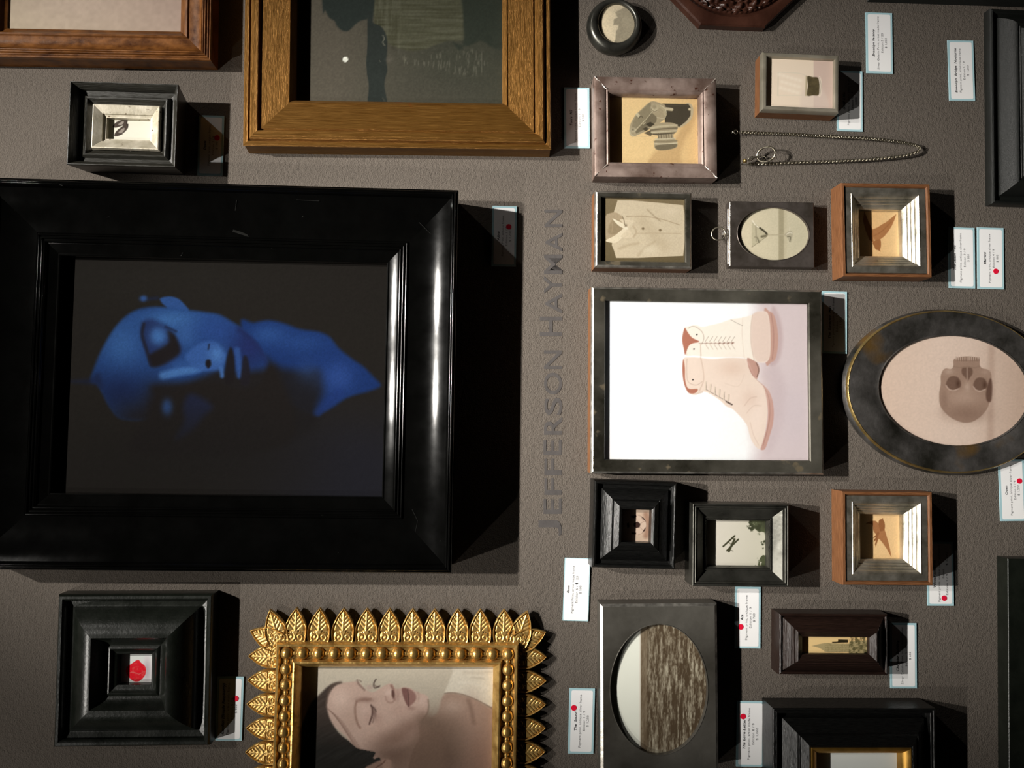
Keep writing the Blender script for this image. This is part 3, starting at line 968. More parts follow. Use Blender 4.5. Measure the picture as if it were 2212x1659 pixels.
def p_boots(p):
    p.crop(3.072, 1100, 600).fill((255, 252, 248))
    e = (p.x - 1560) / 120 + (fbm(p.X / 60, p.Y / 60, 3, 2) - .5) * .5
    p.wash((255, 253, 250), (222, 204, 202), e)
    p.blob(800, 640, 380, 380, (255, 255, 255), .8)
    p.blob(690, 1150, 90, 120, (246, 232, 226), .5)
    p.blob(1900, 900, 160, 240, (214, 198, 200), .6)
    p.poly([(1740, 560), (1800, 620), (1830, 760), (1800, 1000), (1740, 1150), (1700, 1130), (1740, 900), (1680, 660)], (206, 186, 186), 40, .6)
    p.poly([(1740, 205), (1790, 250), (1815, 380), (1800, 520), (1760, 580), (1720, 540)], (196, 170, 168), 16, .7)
    # upper boot
    sole, lea, dark = (202, 160, 144), (250, 238, 222), (184, 120, 98)
    p.poly([(1690, 225), (1725, 222), (1755, 245), (1775, 310), (1785, 400), (1780, 480), (1765, 540), (1740, 560), (1700, 560)], sole, 5)
    p.line([(1738, 240), (1752, 330), (1755, 430), (1745, 540)], 5, (170, 126, 112), 4, .7)
    p.poly([(1166, 330), (1200, 320), (1240, 314), (1280, 326), (1330, 316), (1400, 300), (1470, 276), (1540, 266), (1600, 250), (1645, 232), (1690, 222), (1715, 240),
            (1728, 300), (1733, 400), (1732, 480), (1724, 535), (1700, 562), (1655, 560), (1600, 545), (1540, 528), (1400, 526), (1300, 524), (1230, 516),
            (1175, 518), (1160, 480), (1148, 420), (1152, 370)], lea, 4)
    p.poly([(1620, 240), (1690, 224), (1715, 242), (1730, 320), (1732, 480), (1722, 540), (1690, 560), (1640, 552), (1612, 480), (1605, 360)], (232, 206, 190), 9, .9)
    p.line([(1615, 245), (1604, 330), (1606, 440), (1625, 545)], 4, (206, 176, 158), 4, .7)
    p.line([(1550, 262), (1545, 360), (1550, 440), (1560, 530)], 3, (220, 196, 178), 4, .6)
    p.poly([(1166, 332), (1185, 362), (1215, 398), (1262, 424), (1215, 436), (1190, 455), (1168, 510), (1158, 470), (1148, 415), (1154, 365)], dark, 3)
    p.line([(1190, 335), (1215, 322), (1245, 330), (1280, 360), (1292, 400), (1278, 440)], 4, (160, 140, 124), 3, .7)
    p.line([(1190, 455), (1175, 490), (1180, 510)], 3, (190, 168, 150), 2, .7)
    p.line([(1270, 440), (1272, 520)], 5, (196, 170, 150), 3, .8)
    for x, y in ((1245, 377), (1226, 473)):
        p.blob(x, y, 6, 5, (30, 26, 26), 1, p=2)
    for i in range(7):
        x = 1300 + i * 29
        p.line([(x, 425), (x + 22, 390)], 4, (176, 160, 144), 2.5, .8)
        p.line([(x + 4, 445), (x + 24, 475)], 4, (196, 178, 160), 2.5, .8)
        p.blob(x + 8, 434, 9, 5, (130, 86, 72) if i > 2 else (190, 164, 148), .9, -20)
    p.line([(1260, 434), (1400, 436), (1490, 428)], 3, (150, 120, 104), 2.5, .7)
    p.line([(1470, 278), (1510, 300), (1548, 318)], 3, (150, 136, 124), 2, .8)
    # lower boot
    p.poly([(1578, 535), (1620, 548), (1650, 570), (1662, 610), (1652, 650), (1640, 670), (1600, 620)], (196, 152, 136), 4)
    p.line([(1640, 566), (1656, 610), (1645, 655)], 6, (110, 84, 74), 3, .8)
    p.poly([(1560, 540), (1590, 560), (1615, 620), (1645, 680), (1690, 715), (1725, 755), (1748, 820), (1756, 900), (1748, 980), (1725, 1060), (1705, 1120),
            (1690, 1142), (1668, 1138), (1680, 1090), (1706, 1000), (1716, 900), (1706, 800), (1680, 740), (1640, 700), (1600, 640)], (204, 160, 146), 4)
    p.line([(1585, 580), (1625, 660), (1690, 725), (1722, 800), (1730, 900), (1715, 1000), (1685, 1110)], 5, (168, 122, 108), 4, .7)
    p.poly([(1156, 536), (1200, 528), (1260, 530), (1350, 540), (1450, 532), (1545, 534), (1575, 545), (1590, 600), (1612, 645), (1655, 690), (1688, 725), (1704, 790),
            (1714, 880), (1708, 960), (1694, 1040), (1678, 1100), (1662, 1135), (1635, 1120), (1612, 1085), (1595, 1040), (1580, 985), (1550, 940), (1518, 905),
            (1478, 868), (1440, 852), (1395, 810), (1340, 775), (1290, 755), (1235, 778), (1195, 768), (1172, 735), (1156, 680), (1150, 600)], (240, 218, 200), 4)
    p.blob(1480, 600, 90, 55, (228, 200, 180), .8)
    p.blob(1650, 900, 50, 170, (246, 224, 208), .8, 8)
    p.blob(1600, 800, 60, 60, (226, 198, 180), .6)
    p.line([(1560, 850), (1600, 800), (1640, 790)], 5, (206, 176, 158), 5, .6)
    p.line([(1575, 900), (1620, 850), (1670, 850)], 5, (214, 186, 168), 5, .6)
    p.line([(1600, 960), (1620, 1040), (1655, 1110)], 4, (214, 184, 166), 4, .6)
    p.poly([(1156, 540), (1166, 600), (1168, 680), (1190, 735), (1250, 738), (1235, 765), (1195, 766), (1172, 735), (1155, 680), (1149, 600)], dark, 3)
    p.line([(1180, 540), (1178, 620), (1188, 690), (1240, 712), (1280, 690)], 4, (198, 170, 152), 3, .8)
    p.line([(1270, 530), (1285, 600), (1290, 680), (1262, 750)], 7, (214, 186, 166), 4, .8)
    p.line([(1240, 770), (1280, 758)], 12, (226, 206, 190), 3)
    p.blob(1219, 677, 6, 5, (30, 26, 26), 1, p=2)
    p.line([(1430, 700), (1520, 720), (1560, 640)], 3, (214, 188, 170), 4, .5)
    for i in range(6):
        x, y = 1305 + i * 30, 690 + i * 17
        p.line([(x, y), (x - 4, y + 55)], 7, (226, 206, 184), 2.5, .95)
        p.line([(x + 5, y), (x + 2, y + 50)], 2.5, (150, 132, 118), 2, .9)
        p.line([(x + 2, y + 52), (x + 26, y + 66)], 4, (120, 104, 94), 2.5, .8)
    p.line([(1440, 822), (1478, 842)], 9, (84, 66, 58), 3, .9)
    p.grain(.015, 3)


def p_skull(p):
    p.crop(3.607, 1700, 600).fill((208, 182, 162))
    p.wash((206, 180, 160), (214, 190, 172), (p.x - 700) / 500)
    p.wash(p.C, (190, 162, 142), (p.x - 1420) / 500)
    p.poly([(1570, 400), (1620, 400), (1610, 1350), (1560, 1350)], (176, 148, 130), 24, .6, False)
    c = (156, 128, 110)
    p.poly([(1320, 626), (1400, 612), (1480, 622), (1500, 640), (1502, 680), (1520, 704), (1560, 715), (1588, 740), (1594, 790), (1590, 850), (1584, 930),
            (1565, 1010), (1520, 1070), (1460, 1115), (1400, 1130), (1340, 1120), (1270, 1085), (1215, 1030), (1190, 980), (1186, 900), (1198, 830),
            (1198, 765), (1215, 722), (1240, 706), (1275, 712), (1296, 690), (1296, 645)], c, 4)
    p.blob(1380, 930, 120, 60, (176, 148, 130), .8)
    p.blob(1260, 730, 36, 22, (182, 156, 138), .8)
    p.blob(1545, 735, 36, 22, (172, 144, 126), .7)
    p.blob(1400, 1060, 150, 60, (136, 108, 92), .7)
    p.blob(1225, 960, 26, 90, (140, 112, 96), .7)
    p.poly([(1575, 800), (1592, 790), (1600, 860), (1590, 960), (1560, 960), (1550, 900)], (96, 70, 58), 9, .9)
    for cx, cy, rx, ry in ((1298, 820, 58, 55), (1506, 828, 54, 52)):
        p.poly([(cx + rx * math.cos(a) * (1 + .08 * math.sin(3 * a)), cy + ry * math.sin(a)) for a in np.linspace(0, 6.28, 14)[:-1]], (112, 86, 72), 7, .95)
        p.blob(cx + 34, cy + 6, 16, 30, (80, 56, 44), .8)
        p.line([(cx - rx, cy + 20), (cx - rx * .6, cy + ry * .9), (cx, cy + ry + 4), (cx + rx * .7, cy + ry * .8)], 9, (196, 170, 152), 5, .8)
    p.poly([(1365, 705), (1400, 698), (1440, 705), (1446, 745), (1425, 780), (1408, 805), (1390, 780), (1362, 745)], (110, 84, 70), 7, .9)
    p.line([(1403, 702), (1404, 800)], 8, (168, 142, 124), 4, .9)
    p.blob(1405, 850, 26, 40, (184, 158, 140), .8)
    p.line([(1300, 690), (1350, 700), (1400, 690), (1460, 700), (1500, 690)], 8, (136, 110, 94), 7, .6)
    for i in range(11):
        x = 1318 + i * 17
        p.line([(x, 616), (x, 636)], 8, (190, 166, 148), 3, .9)
        p.line([(x + 8, 618), (x + 9, 650)], 3, (96, 72, 60), 2.5, .8)
    p.grain(.035, 3)


def p_round(p):
    p.crop(3.95, 1000, 0).fill((196, 190, 160))
    p.wash((206, 198, 166), (176, 170, 146), (p.x - 1160) / 300)
    p.poly([(1520, 20), (1380, 60), (1330, 90), (1300, 105), (1320, 150), (1288, 165), (1284, 212), (1330, 214), (1322, 250), (1306, 262), (1302, 330), (1280, 400),
            (1540, 420)], (132, 128, 108), 6, .9, False)
    p.blob(1400, 180, 60, 60, (150, 146, 124), .7)
    p.blob(1330, 110, 30, 30, (150, 146, 124), .5)
    p.grain(.08, 2.5)
    p.C = p.C * np.array((1.10, 1.05, 1.04))


def p_ball(p):
    p.crop(3.95, 1140, 1000).fill((226, 196, 170))
    p.line([(1010, 440), (1030, 530), (1010, 620)], 46, (166, 124, 100), 20, .75)
    p.poly([(928 + 84 * math.cos(a), 530 + 84 * math.sin(a)) for a in np.linspace(0, 6.28, 20)[:-1]], (230, 200, 176), 4)
    p.line([(928 + 84 * math.cos(a), 530 + 84 * math.sin(a)) for a in np.linspace(-1.4, 1.4, 14)], 3, (150, 118, 98), 3, .7)
    k = (66, 46, 40)
    p.poly([(905, 515), (935, 500), (962, 520), (955, 548), (925, 556), (905, 540)], k, 4, 1, False)
    p.poly([(965, 455), (990, 470), (1008, 498), (990, 485)], k, 4, 1, False)
    p.poly([(1006, 550), (1000, 578), (978, 592), (990, 570)], k, 4, 1, False)
    p.poly([(880, 452), (925, 446), (930, 460), (900, 472)], k, 4, 1, False)
    p.poly([(846, 515), (862, 510), (866, 545), (850, 556)], k, 4, 1, False)
    p.poly([(885, 592), (925, 594), (925, 610), (890, 606)], k, 4, 1, False)
    for a in (((962, 520), (985, 500)), ((955, 548), (985, 575)), ((925, 556), (915, 595)), ((905, 530), (866, 530)), ((935, 500), (920, 462)), ((985, 500), (1008, 498)),
              ((985, 500), (972, 470))):
        p.line(list(a), 2.5, (160, 128, 108), 2.5, .8)


def p_plane(p):
    p.crop(3.95, 1140, 1000).fill((214, 211, 192))
    p.wash((216, 213, 196), (204, 203, 180), (p.x - 1600) / 500)
    k = (66, 66, 46)
    p.line([(1668, 712), (1766, 622)], 14, k, 3)
    p.line([(1700, 748), (1797, 652)], 14, k, 3)
    p.line([(1718, 752), (1742, 700), (1765, 650)], 17, k, 4)
    p.line([(1716, 756), (1728, 716)], 12, k, 3)
    p.line([(1736, 745), (1752, 752)], 5, k, 3)
    p.line([(1712, 672), (1738, 702)], 5, k, 2)
    p.line([(1752, 638), (1772, 668)], 5, k, 2)
    n = fbm(p.x / 34, p.y / 34, 5, 11)
    ys = [480, 510, 560, 600, 650, 700, 760, 800, 850, 900, 940]
    xs = [1840, 1885, 1915, 1985, 2030, 2045, 2035, 1970, 1945, 1925, 1900]
    e = np.interp(p.y, ys, xs)
    t = np.clip(((p.x - e) / 70 + (n - .5) * 3.0) * 2.5, 0, 1)
    p.mix(t, (86, 92, 66))
    p.mix(t * np.clip((n - .5) * 5, 0, 1) * .8, (58, 62, 44))
    p.mix(np.clip((p.x - e - 70) / 60, 0, 1) * .7, (62, 66, 48))
    p.C = p.C * np.array((1.06, 1.03, 1.03))


def p_sea(p):
    p.crop(4.158, 1180, 1260).fill((226, 219, 203))
    n = fbm(p.x / 16, p.y / 130, 5, 21) * .6 + fbm(p.x / 7, p.y / 26, 3, 22) * .4
    n2 = fbm(p.x / 90, p.y / 400, 3, 23)
    d = np.clip((p.x - 850) / 500, 0, 1)
    v = np.clip((n - .5) * (2.2 + 1.4 * d) + .42 - .25 * d + (n2 - .5) * .9, 0, 1)[:, None]
    sea = np.array((76, 62, 46.)) * (1 - v) + np.array((168, 158, 136.)) * v
    h = np.clip((p.x - 846) / 5, 0, 1)[:, None]
    p.C = p.C * (1 - h) + sea * h
    p.poly([(848, 300), (905, 300), (905, 1600), (848, 1600)], (108, 92, 72), 14, .7, False)


def p_tower(p):
    p.crop(3.736, 1620, 1240).fill((232, 190, 132))
    b = (164, 146, 104)
    p.poly([(498, 580), (560, 565), (605, 556), (625, 556), (700, 560), (800, 562), (802, 545), (860, 540), (980, 535), (985, 640), (800, 640), (795, 628), (625, 632),
            (605, 624), (560, 596)], b, 3, 1, False)
    st = fbm(p.x / 9, p.y / 5, 3, 31)
    m = p.poly([(600, 556), (985, 545), (985, 640), (600, 632)], None, 3, ret=True, smooth=False)
    p.mix(m * np.clip((st - .5) * 3, 0, 1) * .5, (112, 100, 64))
    for y in (575, 592, 610):
        p.line([(610, y), (980, y)], 2.5, (128, 114, 76), 2, .7)
    p.line([(745, 560), (745, 630)], 4, (120, 106, 70), 2, .7)
    p.line([(800, 545), (980, 620)], 3, (190, 176, 134), 2, .5)
    m2 = p.poly([(800, 500), (1010, 500), (1010, 680), (770, 680), (770, 650), (800, 640)], None, 8, ret=True, smooth=False)
    p.mix(m2 * np.clip((fbm(p.x / 20, p.y / 20, 4, 32) - .42) * 4, 0, 1) * .8, (78, 72, 44))
    p.poly([(662, 548), (710, 545), (712, 528), (790, 530), (792, 552), (665, 556)], (40, 34, 20), 3, 1, False)
    p.poly([(915, 640), (930, 630), (968, 632), (968, 680), (915, 680)], (30, 28, 16), 3, 1, False)


def p_plain(p):
    p.crop(1, 0, 0).fill((176, 174, 158))
    p.grain(.03, 12)

# ------------------------------------------------------------------ setting


def plane_obj(name, pts, material, kind='structure'):
    o = newobj(name, pts, [tuple(range(len(pts)))], material, smooth=False)
    o['kind'] = kind
    return o


def wall_mat():
    m = bpy.data.materials.new('felted_grey_wall')
    m.use_nodes = True
    nt = m.node_tree
    n, L = nt.nodes, nt.links
    b = n['Principled BSDF']
    tc = n.new('ShaderNodeTexCoord')
    a = n.new('ShaderNodeTexNoise')
    a.inputs['Scale'].default_value = 620
    a.inputs['Detail'].default_value = 2
    a.inputs['Roughness'].default_value = .6
    c = n.new('ShaderNodeTexNoise')
    c.inputs['Scale'].default_value = 210
    c.inputs['Detail'].default_value = 2
    L.new(tc.outputs['Object'], a.inputs['Vector'])
    L.new(tc.outputs['Object'], c.inputs['Vector'])
    mx = n.new('ShaderNodeMath')
    mx.operation = 'MULTIPLY_ADD'
    L.new(c.outputs['Fac'], mx.inputs[0])
    mx.inputs[1].default_value = .9
    L.new(a.outputs['Fac'], mx.inputs[2])
    bp = n.new('ShaderNodeBump')
    bp.inputs['Strength'].default_value = 1.0
    bp.inputs['Distance'].default_value = .00105
    L.new(mx.outputs[0], bp.inputs['Height'])
    L.new(bp.outputs[0], b.inputs['Normal'])
    rp = n.new('ShaderNodeValToRGB')
    rp.color_ramp.elements[0].position = .3
    rp.color_ramp.elements[1].position = .7
    rp.color_ramp.elements[0].color = (.098, .083, .070, 1)
    rp.color_ramp.elements[1].color = (.130, .112, .096, 1)
    L.new(a.outputs['Fac'], rp.inputs[0])
    L.new(rp.outputs[0], b.inputs['Base Color'])
    b.inputs['Roughness'].default_value = .95
    b.inputs['Specular IOR Level'].default_value = .1
    return m


M['wall'] = wall_mat()
M['room'] = mat('dark_room_paint', (.05, .045, .04), (.06, .054, .048), 5, rough=(.8, .9), spec=.2)
M['floor'] = mat('dark_floor', (.05, .035, .025), (.08, .055, .04), 3, grain=(2, 30), rough=(.4, .6))
plane_obj('wall_back', [(-3, 0, 0), (3, 0, 0), (3, 0, 4.1), (-3, 0, 4.1)], M['wall'])
plane_obj('floor', [(-3, -5, 0), (3, -5, 0), (3, 0, 0), (-3, 0, 0)], M['floor'])
plane_obj('ceiling', [(-3, 0, 4.1), (3, 0, 4.1), (3, -5, 4.1), (-3, -5, 4.1)], M['room'])
plane_obj('wall_front', [(3, -5, 0), (-3, -5, 0), (-3, -5, 4.1), (3, -5, 4.1)], M['room'])
plane_obj('wall_left', [(-3, -5, 0), (-3, 0, 0), (-3, 0, 4.1), (-3, -5, 4.1)], M['room'])
plane_obj('wall_right', [(3, 0, 0), (3, -5, 0), (3, -5, 4.1), (3, 0, 4.1)], M['room'])

# ------------------------------------------------------------------ rectangular frames
LG = {}   # per print gain

framed('brown burl wood frame with beaded edge around a plain pale print, topmost left corner',
       [(-75, -280), (461, -260), (457, 137), (-75, 115)], 47,
       [(0, 0), (3, 30), (0, 40)] + bead(0, 5, 45, 3) + bead(6, 10, 45, 2.5) + [(11, 42)] + bead(12, 16, 44, 2.5) + bead(17, 21, 43, 2.5)
       + [(22, 40)] + cove(23, 42, 54, 30, 8) + [(56, 33), (60, 32), (66, 24), (74, 20), (75, 14)],
       M['burl'], p_burl, 16, .9, 3)

framed('brushed gold frame with wide flat face around a dark print with a white dot',
       [(535, -400), (1193, -392), (1186, 323), (523, 313)], 52,
       [(0, 0), (2, 40), (0, 46)] + bead(0, 11, 48, 4) + [(12, 46), (13, 44), (14, 48)] + bead(14, 33, 50, 8, 10) + [(34, 49), (35, 46), (37, 46), (38, 50), (93, 46), (95, 48),
        (97, 46), (102, 40), (104, 36), (104, 14)],
       M['gold'], p_sitter, 16, .8, 2.0)

prof_black = [(0, 0), (0, 96)] + bead(0, 5, 102, 3) + [(5, 108)] + bead(5, 9, 109, 2.5) + bead(9.5, 13, 109, 2.2) + [(14, 108), (16, 104)]
prof_black += [(17 + 91 * k / 14, 70 + 27 * (1 - k / 14) ** 2) for k in range(15)] + [(109, 69)]
prof_black += bead(110, 115, 70, 4) + bead(117, 122, 70, 4) + bead(124, 129, 70, 4) + [(130, 69), (132, 68), (151, 62), (154, 63), (156, 62), (157, 34)]
prof_black = [(t * .94, z) for t, z in prof_black]
_r, _m, framed_black_w, framed_black_h = framed('large glossy black lacquered frame around a blue-toned sleeping face',
       [(-52, 381), (992, 410), (973, 1240), (-86, 1229)], 107, prof_black, M['lacquer'], p_blue, 42, .66, 1.5)

framed_black = [x for x in bpy.data.objects if x.get('label', '').startswith('large glossy black')][0]
IB = framed_black.matrix_world.inverted()
random.seed(4)
for pts, w_ in (([(503, 498), (543, 511)], 5), ([(511, 432), (508, 455)], 1.3), ([(240, 534), (246, 545), (242, 554)], 1.6), ([(372, 553), (392, 552), (396, 540)], 1.6),
                ([(120, 395), (135, 401)], 2.2), ([(230, 469), (236, 467)], 2), ([(640, 432), (690, 434)], 1.2), ([(905, 480), (930, 505)], 1.4), ([(890, 1100), (902, 1125), (897, 1150)], 1.2)):
    V, F = [], []
    for i, (x, y) in enumerate(pts):
        p0 = unproj(x, y, 90)
        dd = 70 if (150 < x < 850 and 520 < y < 560) else 0
        # find the moulding surface height under this point
        q_ = IB @ unproj(x, y, 85)
        tt = min(framed_black_w / 2 - abs(q_.x), framed_black_h / 2 - abs(q_.y)) / S
        zz = np.interp(tt, [t for t, z in prof_black[2:]], [z for t, z in prof_black[2:]]) + .5
        q_ = IB @ unproj(x, y, zz)
        nx_ = Vector((pts[-1][1] - pts[0][1], pts[-1][0] - pts[0][0], 0)).normalized()
        V += [q_ + nx_ * w_ / 2 * S, q_ - nx_ * w_ / 2 * S]
    for i in range(len(pts) - 1):
        F.append((2 * i, 2 * i + 2, 2 * i + 3, 2 * i + 1))
    newobj('scratch', V, F, M['scuff'], [c_ for c_ in framed_black.children if c_.name.startswith('moulding')][0], smooth=False)['label'] = 'pale scratch in the lacquer'

framed('small worn black frame with silver inner border and picture of high-heeled shoes',
       [(151, 171), (385, 186), (379, 359.5), (144, 358)], 76,
       [(8, 0), (2, 60), (0, 74), (0.8, 77), (2.4, 77), (11.2, 64), (12.0, 56), (21.6, 54), (24.0, 60), (26.4, 63), (29.6, 62), (32.0, 57), (38.4, 52), (40.0, 51)],
       M['shoe_black'], p_shoes, 38, 1.1, .7,
       slip=[(40.0, 54), (41.6, 62), (43.2, 62.5), (58.4, 54), (59.2, 51), (63.2, 49), (64.8, 49), (65.6, 36)], slipmat=M['silver_leaf'])

framed('dark green-black scooped frame around a tiny red raspberry print',
       [(126, 1284), (462, 1283), (452, 1609), (115, 1616)], 40,
       [(0, 0), (0, 34), (1, 39), (4, 42), (9, 42), (13, 38), (15, 30), (24, 27), (28, 27)] +
       [(28 + 50 * k / 8, 30 + 40 * math.sin(math.pi / 2 * k / 8) ** .9) for k in range(9)] +
       [(81, 70), (84, 66), (89, 56), (95, 48), (102, 44), (105, 46), (109, 46.5), (111, 44), (115, 40), (119, 39), (122, 36), (122, 18)],
       M['satin_green'], p_raspberry, 20, 1.0, .7)

r, m7, w7, h7 = framed('tarnished pinkish silver frame with bright soldered corners around a print of an old camera',
                       [(1283.5, 166), (1549, 167), (1549, 385), (1283.5, 382)], 46,
                       [(1, 0), (0, 40), (1, 45), (3, 46), (14, 47), (25, 43), (27, 41), (30, 43), (33, 41), (35, 36), (35, 16)],
                       M['tarnish_pink'], p_camera, 18, 1.0, .9)
for sx, sy in ((-1, 1), (1, 1), (1, -1), (-1, -1)):
    V, F = [], []
    for i in range(13):
        t = 1 + 26 * i / 12
        z = 46.6 - 2.5 * i / 12
        ww = .9 + .8 * random.random()
        c = Vector((sx * (w7 / 2 - t * S), sy * (h7 / 2 - t * S), 0))
        n = Vector((-sy, sx, 0)).normalized() if sx * sy > 0 else Vector((sy, -sx, 0)).normalized()
        n = Vector((sx, -sy, 0)).normalized()
        j = random.uniform(-.7, .7)
        V += [c + n * (ww + j) * S + Vector((0, 0, z * S)), c + n * j * S + Vector((0, 0, (z + 1.6) * S)), c - n * (ww - j) * S + Vector((0, 0, z * S))]
    for i in range(12):
        k = 3 * i
        F += [(k, k + 3, k + 4, k + 1), (k + 1, k + 4, k + 5, k + 2)]
    newobj('solder_joint', V, F, M['solder'], [c_ for c_ in r.children if c_.name.startswith('moulding')][0])['label'] = 'bright solder line at the corner'

framed('pewter and wood box frame with a print of a beer glass',
       [(1646, 112), (1811.5, 120.5), (1812, 246), (1646, 236.5)], 45,
       [(0, 30), (0, 44), (2, 47), (6, 48), (9, 47), (10, 44), (10, 36)],
       M['nickel'], p_drink, 37, 1.0, .8, box=[(0, 0), (0, 30.5), (1, 31)], boxmat=M['box_wood'])

framed('thin dark silver box frame around a print of a white dress shirt and bow tie',
       [(1285, 410), (1494.5, 416.5), (1495, 580), (1285.5, 577)], 52,
       [(4.5, 52.2), (12, 51.6), (14, 49), (14, 42)],
       M['silver'], p_shirt, 43, 1.0, .8, edge=[(0, 40), (0, 48), (1, 50), (4.5, 52.2)], box=[(0, 0), (0, 40.5), (1, 41)], boxmat=M['box_wood'])

for lab, q, pt in (('brown wooden box frame with stepped silver inside and swallow, right of the bronze martini case',
                    [(1818, 394), (2010, 398), (2012, 597), (1820, 600)], p_swallow_up),
                   ('brown wooden box frame with stepped silver inside and fork-tailed swallow, right of the biplane frame',
                    [(1819, 1061), (2014, 1063), (2015, 1265), (1821, 1264)], p_swallow_down)):
    framed(lab, q, 53,
           [(9, 46), (9.5, 50), (22, 50), (23, 51), (24.5, 51), (30.5, 45.6), (31, 43.5), (32, 44), (36.5, 40), (37, 38), (38, 38.4), (42, 34.8), (42.5, 32.8), (43.5, 33.2), (50.5, 27), (51, 25), (51, 10)],
           M['step_silver'], pt, 12, 1.0, .7, box=[(0, 0), (0, 50), (1, 53), (6, 53), (8, 50), (9, 46)], boxmat=M['box_wood'])

framed('dark silver frame with thin wooden edge around a print of two pale lace-up boots',
       [(1278, 620), (1776.5, 625), (1780, 1026), (1276, 1022.5)], 52,
       [(4.5, 52.1), (28, 51.4), (30, 49), (30, 40)],
       M['silver'], p_boots, 42, 1.22, 1.3, edge=[(0, 42), (0, 48), (1, 50), (4.5, 52.1)], box=[(0, 0), (0, 42.5), (1, 43)], boxmat=M['box_wood'])

framed('small black stepped frame around a print of a soccer ball half in shadow',
       [(1284, 1036), (1464, 1043), (1458, 1230), (1278, 1228)], 58,
       [(0, 0), (0, 50), (1, 55), (4, 59), (7, 58), (8, 53), (9, 49), (16, 48), (18, 53), (36, 65), (38, 66), (40, 64), (41, 72), (48, 77), (51, 79), (54, 78), (57, 76), (57, 48)],
       M['ebony'], p_ball, 52, 1.0, .7)

framed('black frame with silvery beaded edges around a print of a biplane above trees',
       [(1495.7, 1086), (1704.8, 1091.3), (1704, 1267), (1495.7, 1267)], 60,
       [(0, 0), (0, 54)] + bead(0, 4, 58, 2.5) + [(4.5, 56)] + bead(5, 9, 57, 3) + [(10, 54), (12, 55), (28, 42), (30, 41)] + bead(30, 33, 41, 2) + bead(33.5, 36, 39, 2) + [(37, 36), (38, 34), (38, 22)],
       M['gunmetal'], p_plane, 24, 1.0, .8)

framed('narrow dark rosewood frame around a small print of a skyscraper',
       [(1682, 1325), (1920, 1327), (1918, 1459), (1684, 1458)], 46,
       [(0, 0), (0, 40), (1, 44), (4, 46), (6, 44), (7, 38), (10, 44), (22, 54), (23, 53.5), (27, 59), (29, 58.5), (32, 63), (34, 64), (36, 62), (45, 57), (46, 55), (46, 40)],
       M['rosewood'], p_tower, 45, 1.0, .7)

framed('black moulded frame with gilt inner slip around a plain grey print',
       [(1668, 1530), (2021, 1530), (2025, 1930), (1671, 1930)], 66,
       [(0, 0), (0, 60)] + bead(0, 5, 64, 2.5) + bead(6, 11, 63, 2.5) + [(12, 58), (14, 50), (20, 49), (22, 52)] + [(22 + 24 * k / 6, 60 + 20 * (k / 6)) for k in range(7)] +
       [(47, 84), (49, 87), (51, 86), (61, 95), (64, 97), (67, 96), (69, 95)],
       M['ebony'], p_plain, 66, 1.0, 2, slip=[(69, 95), (70, 98), (73, 97), (83, 87), (84, 84), (84, 64)], slipmat=M['gold_slip'])

framed('black moulded frame cut by the right edge of the picture, beside the Nocturne card',
       [(2141, 23), (2560, 30), (2560, 452), (2141, 441)], 24,
       [(0, 0), (0, 20), (2, 24), (5, 25), (8, 22), (10, 14), (17, 13), (20, 16)] + [(20 + 26 * k / 8, 20 + 30 * math.sin(math.pi / 2 * k / 8)) for k in range(9)] +
       [(50, 46), (52, 49), (55, 48), (60, 55), (66, 54), (80, 40), (84, 34), (86, 20)],
       M['satin'], p_plain, 24, .5, 6)

framed('black frame cut by the top right corner of the picture',
       [(1909, -440), (2420, -430), (2420, -22), (1912, -34)], 42,
       [(-22, 0), (0, 40), (2, 42), (20, 36), (40, 30), (60, 50), (90, 40), (92, 22)],
       M['satin'], p_plain, 26, .5, 8)

framed('flat black frame cut by the right edge of the picture, lowest on the right',
       [(2172, 1209), (2700, 1214), (2700, 1990), (2187, 1990)], 37,
       [(0, 0), (0, 36), (1, 37), (60, 33), (90, 45), (100, 30), (101, 15)],
       M['satin_green'], p_plain, 18, .5, 8)

# ------------------------------------------------------------------ ornate gold frame with leaves and beads
q = [(594, 1390), (1121, 1389), (1110, 2052), (578, 2052)]
rootg, mg, wg, hg = framed('ornate gold frame ringed with pointed leaves and beads around a portrait of a resting woman',
                           q, 36,
                           [(0, 0), (0, 28), (1, 36), (3, 40), (7, 40), (9, 36), (11, 32), (33, 32), (35, 36), (37, 42), (40, 43), (43, 40), (51, 26), (52, 24), (52, 5)],
                           M['gold_old'], p_woman, 7, .56, 1.5)


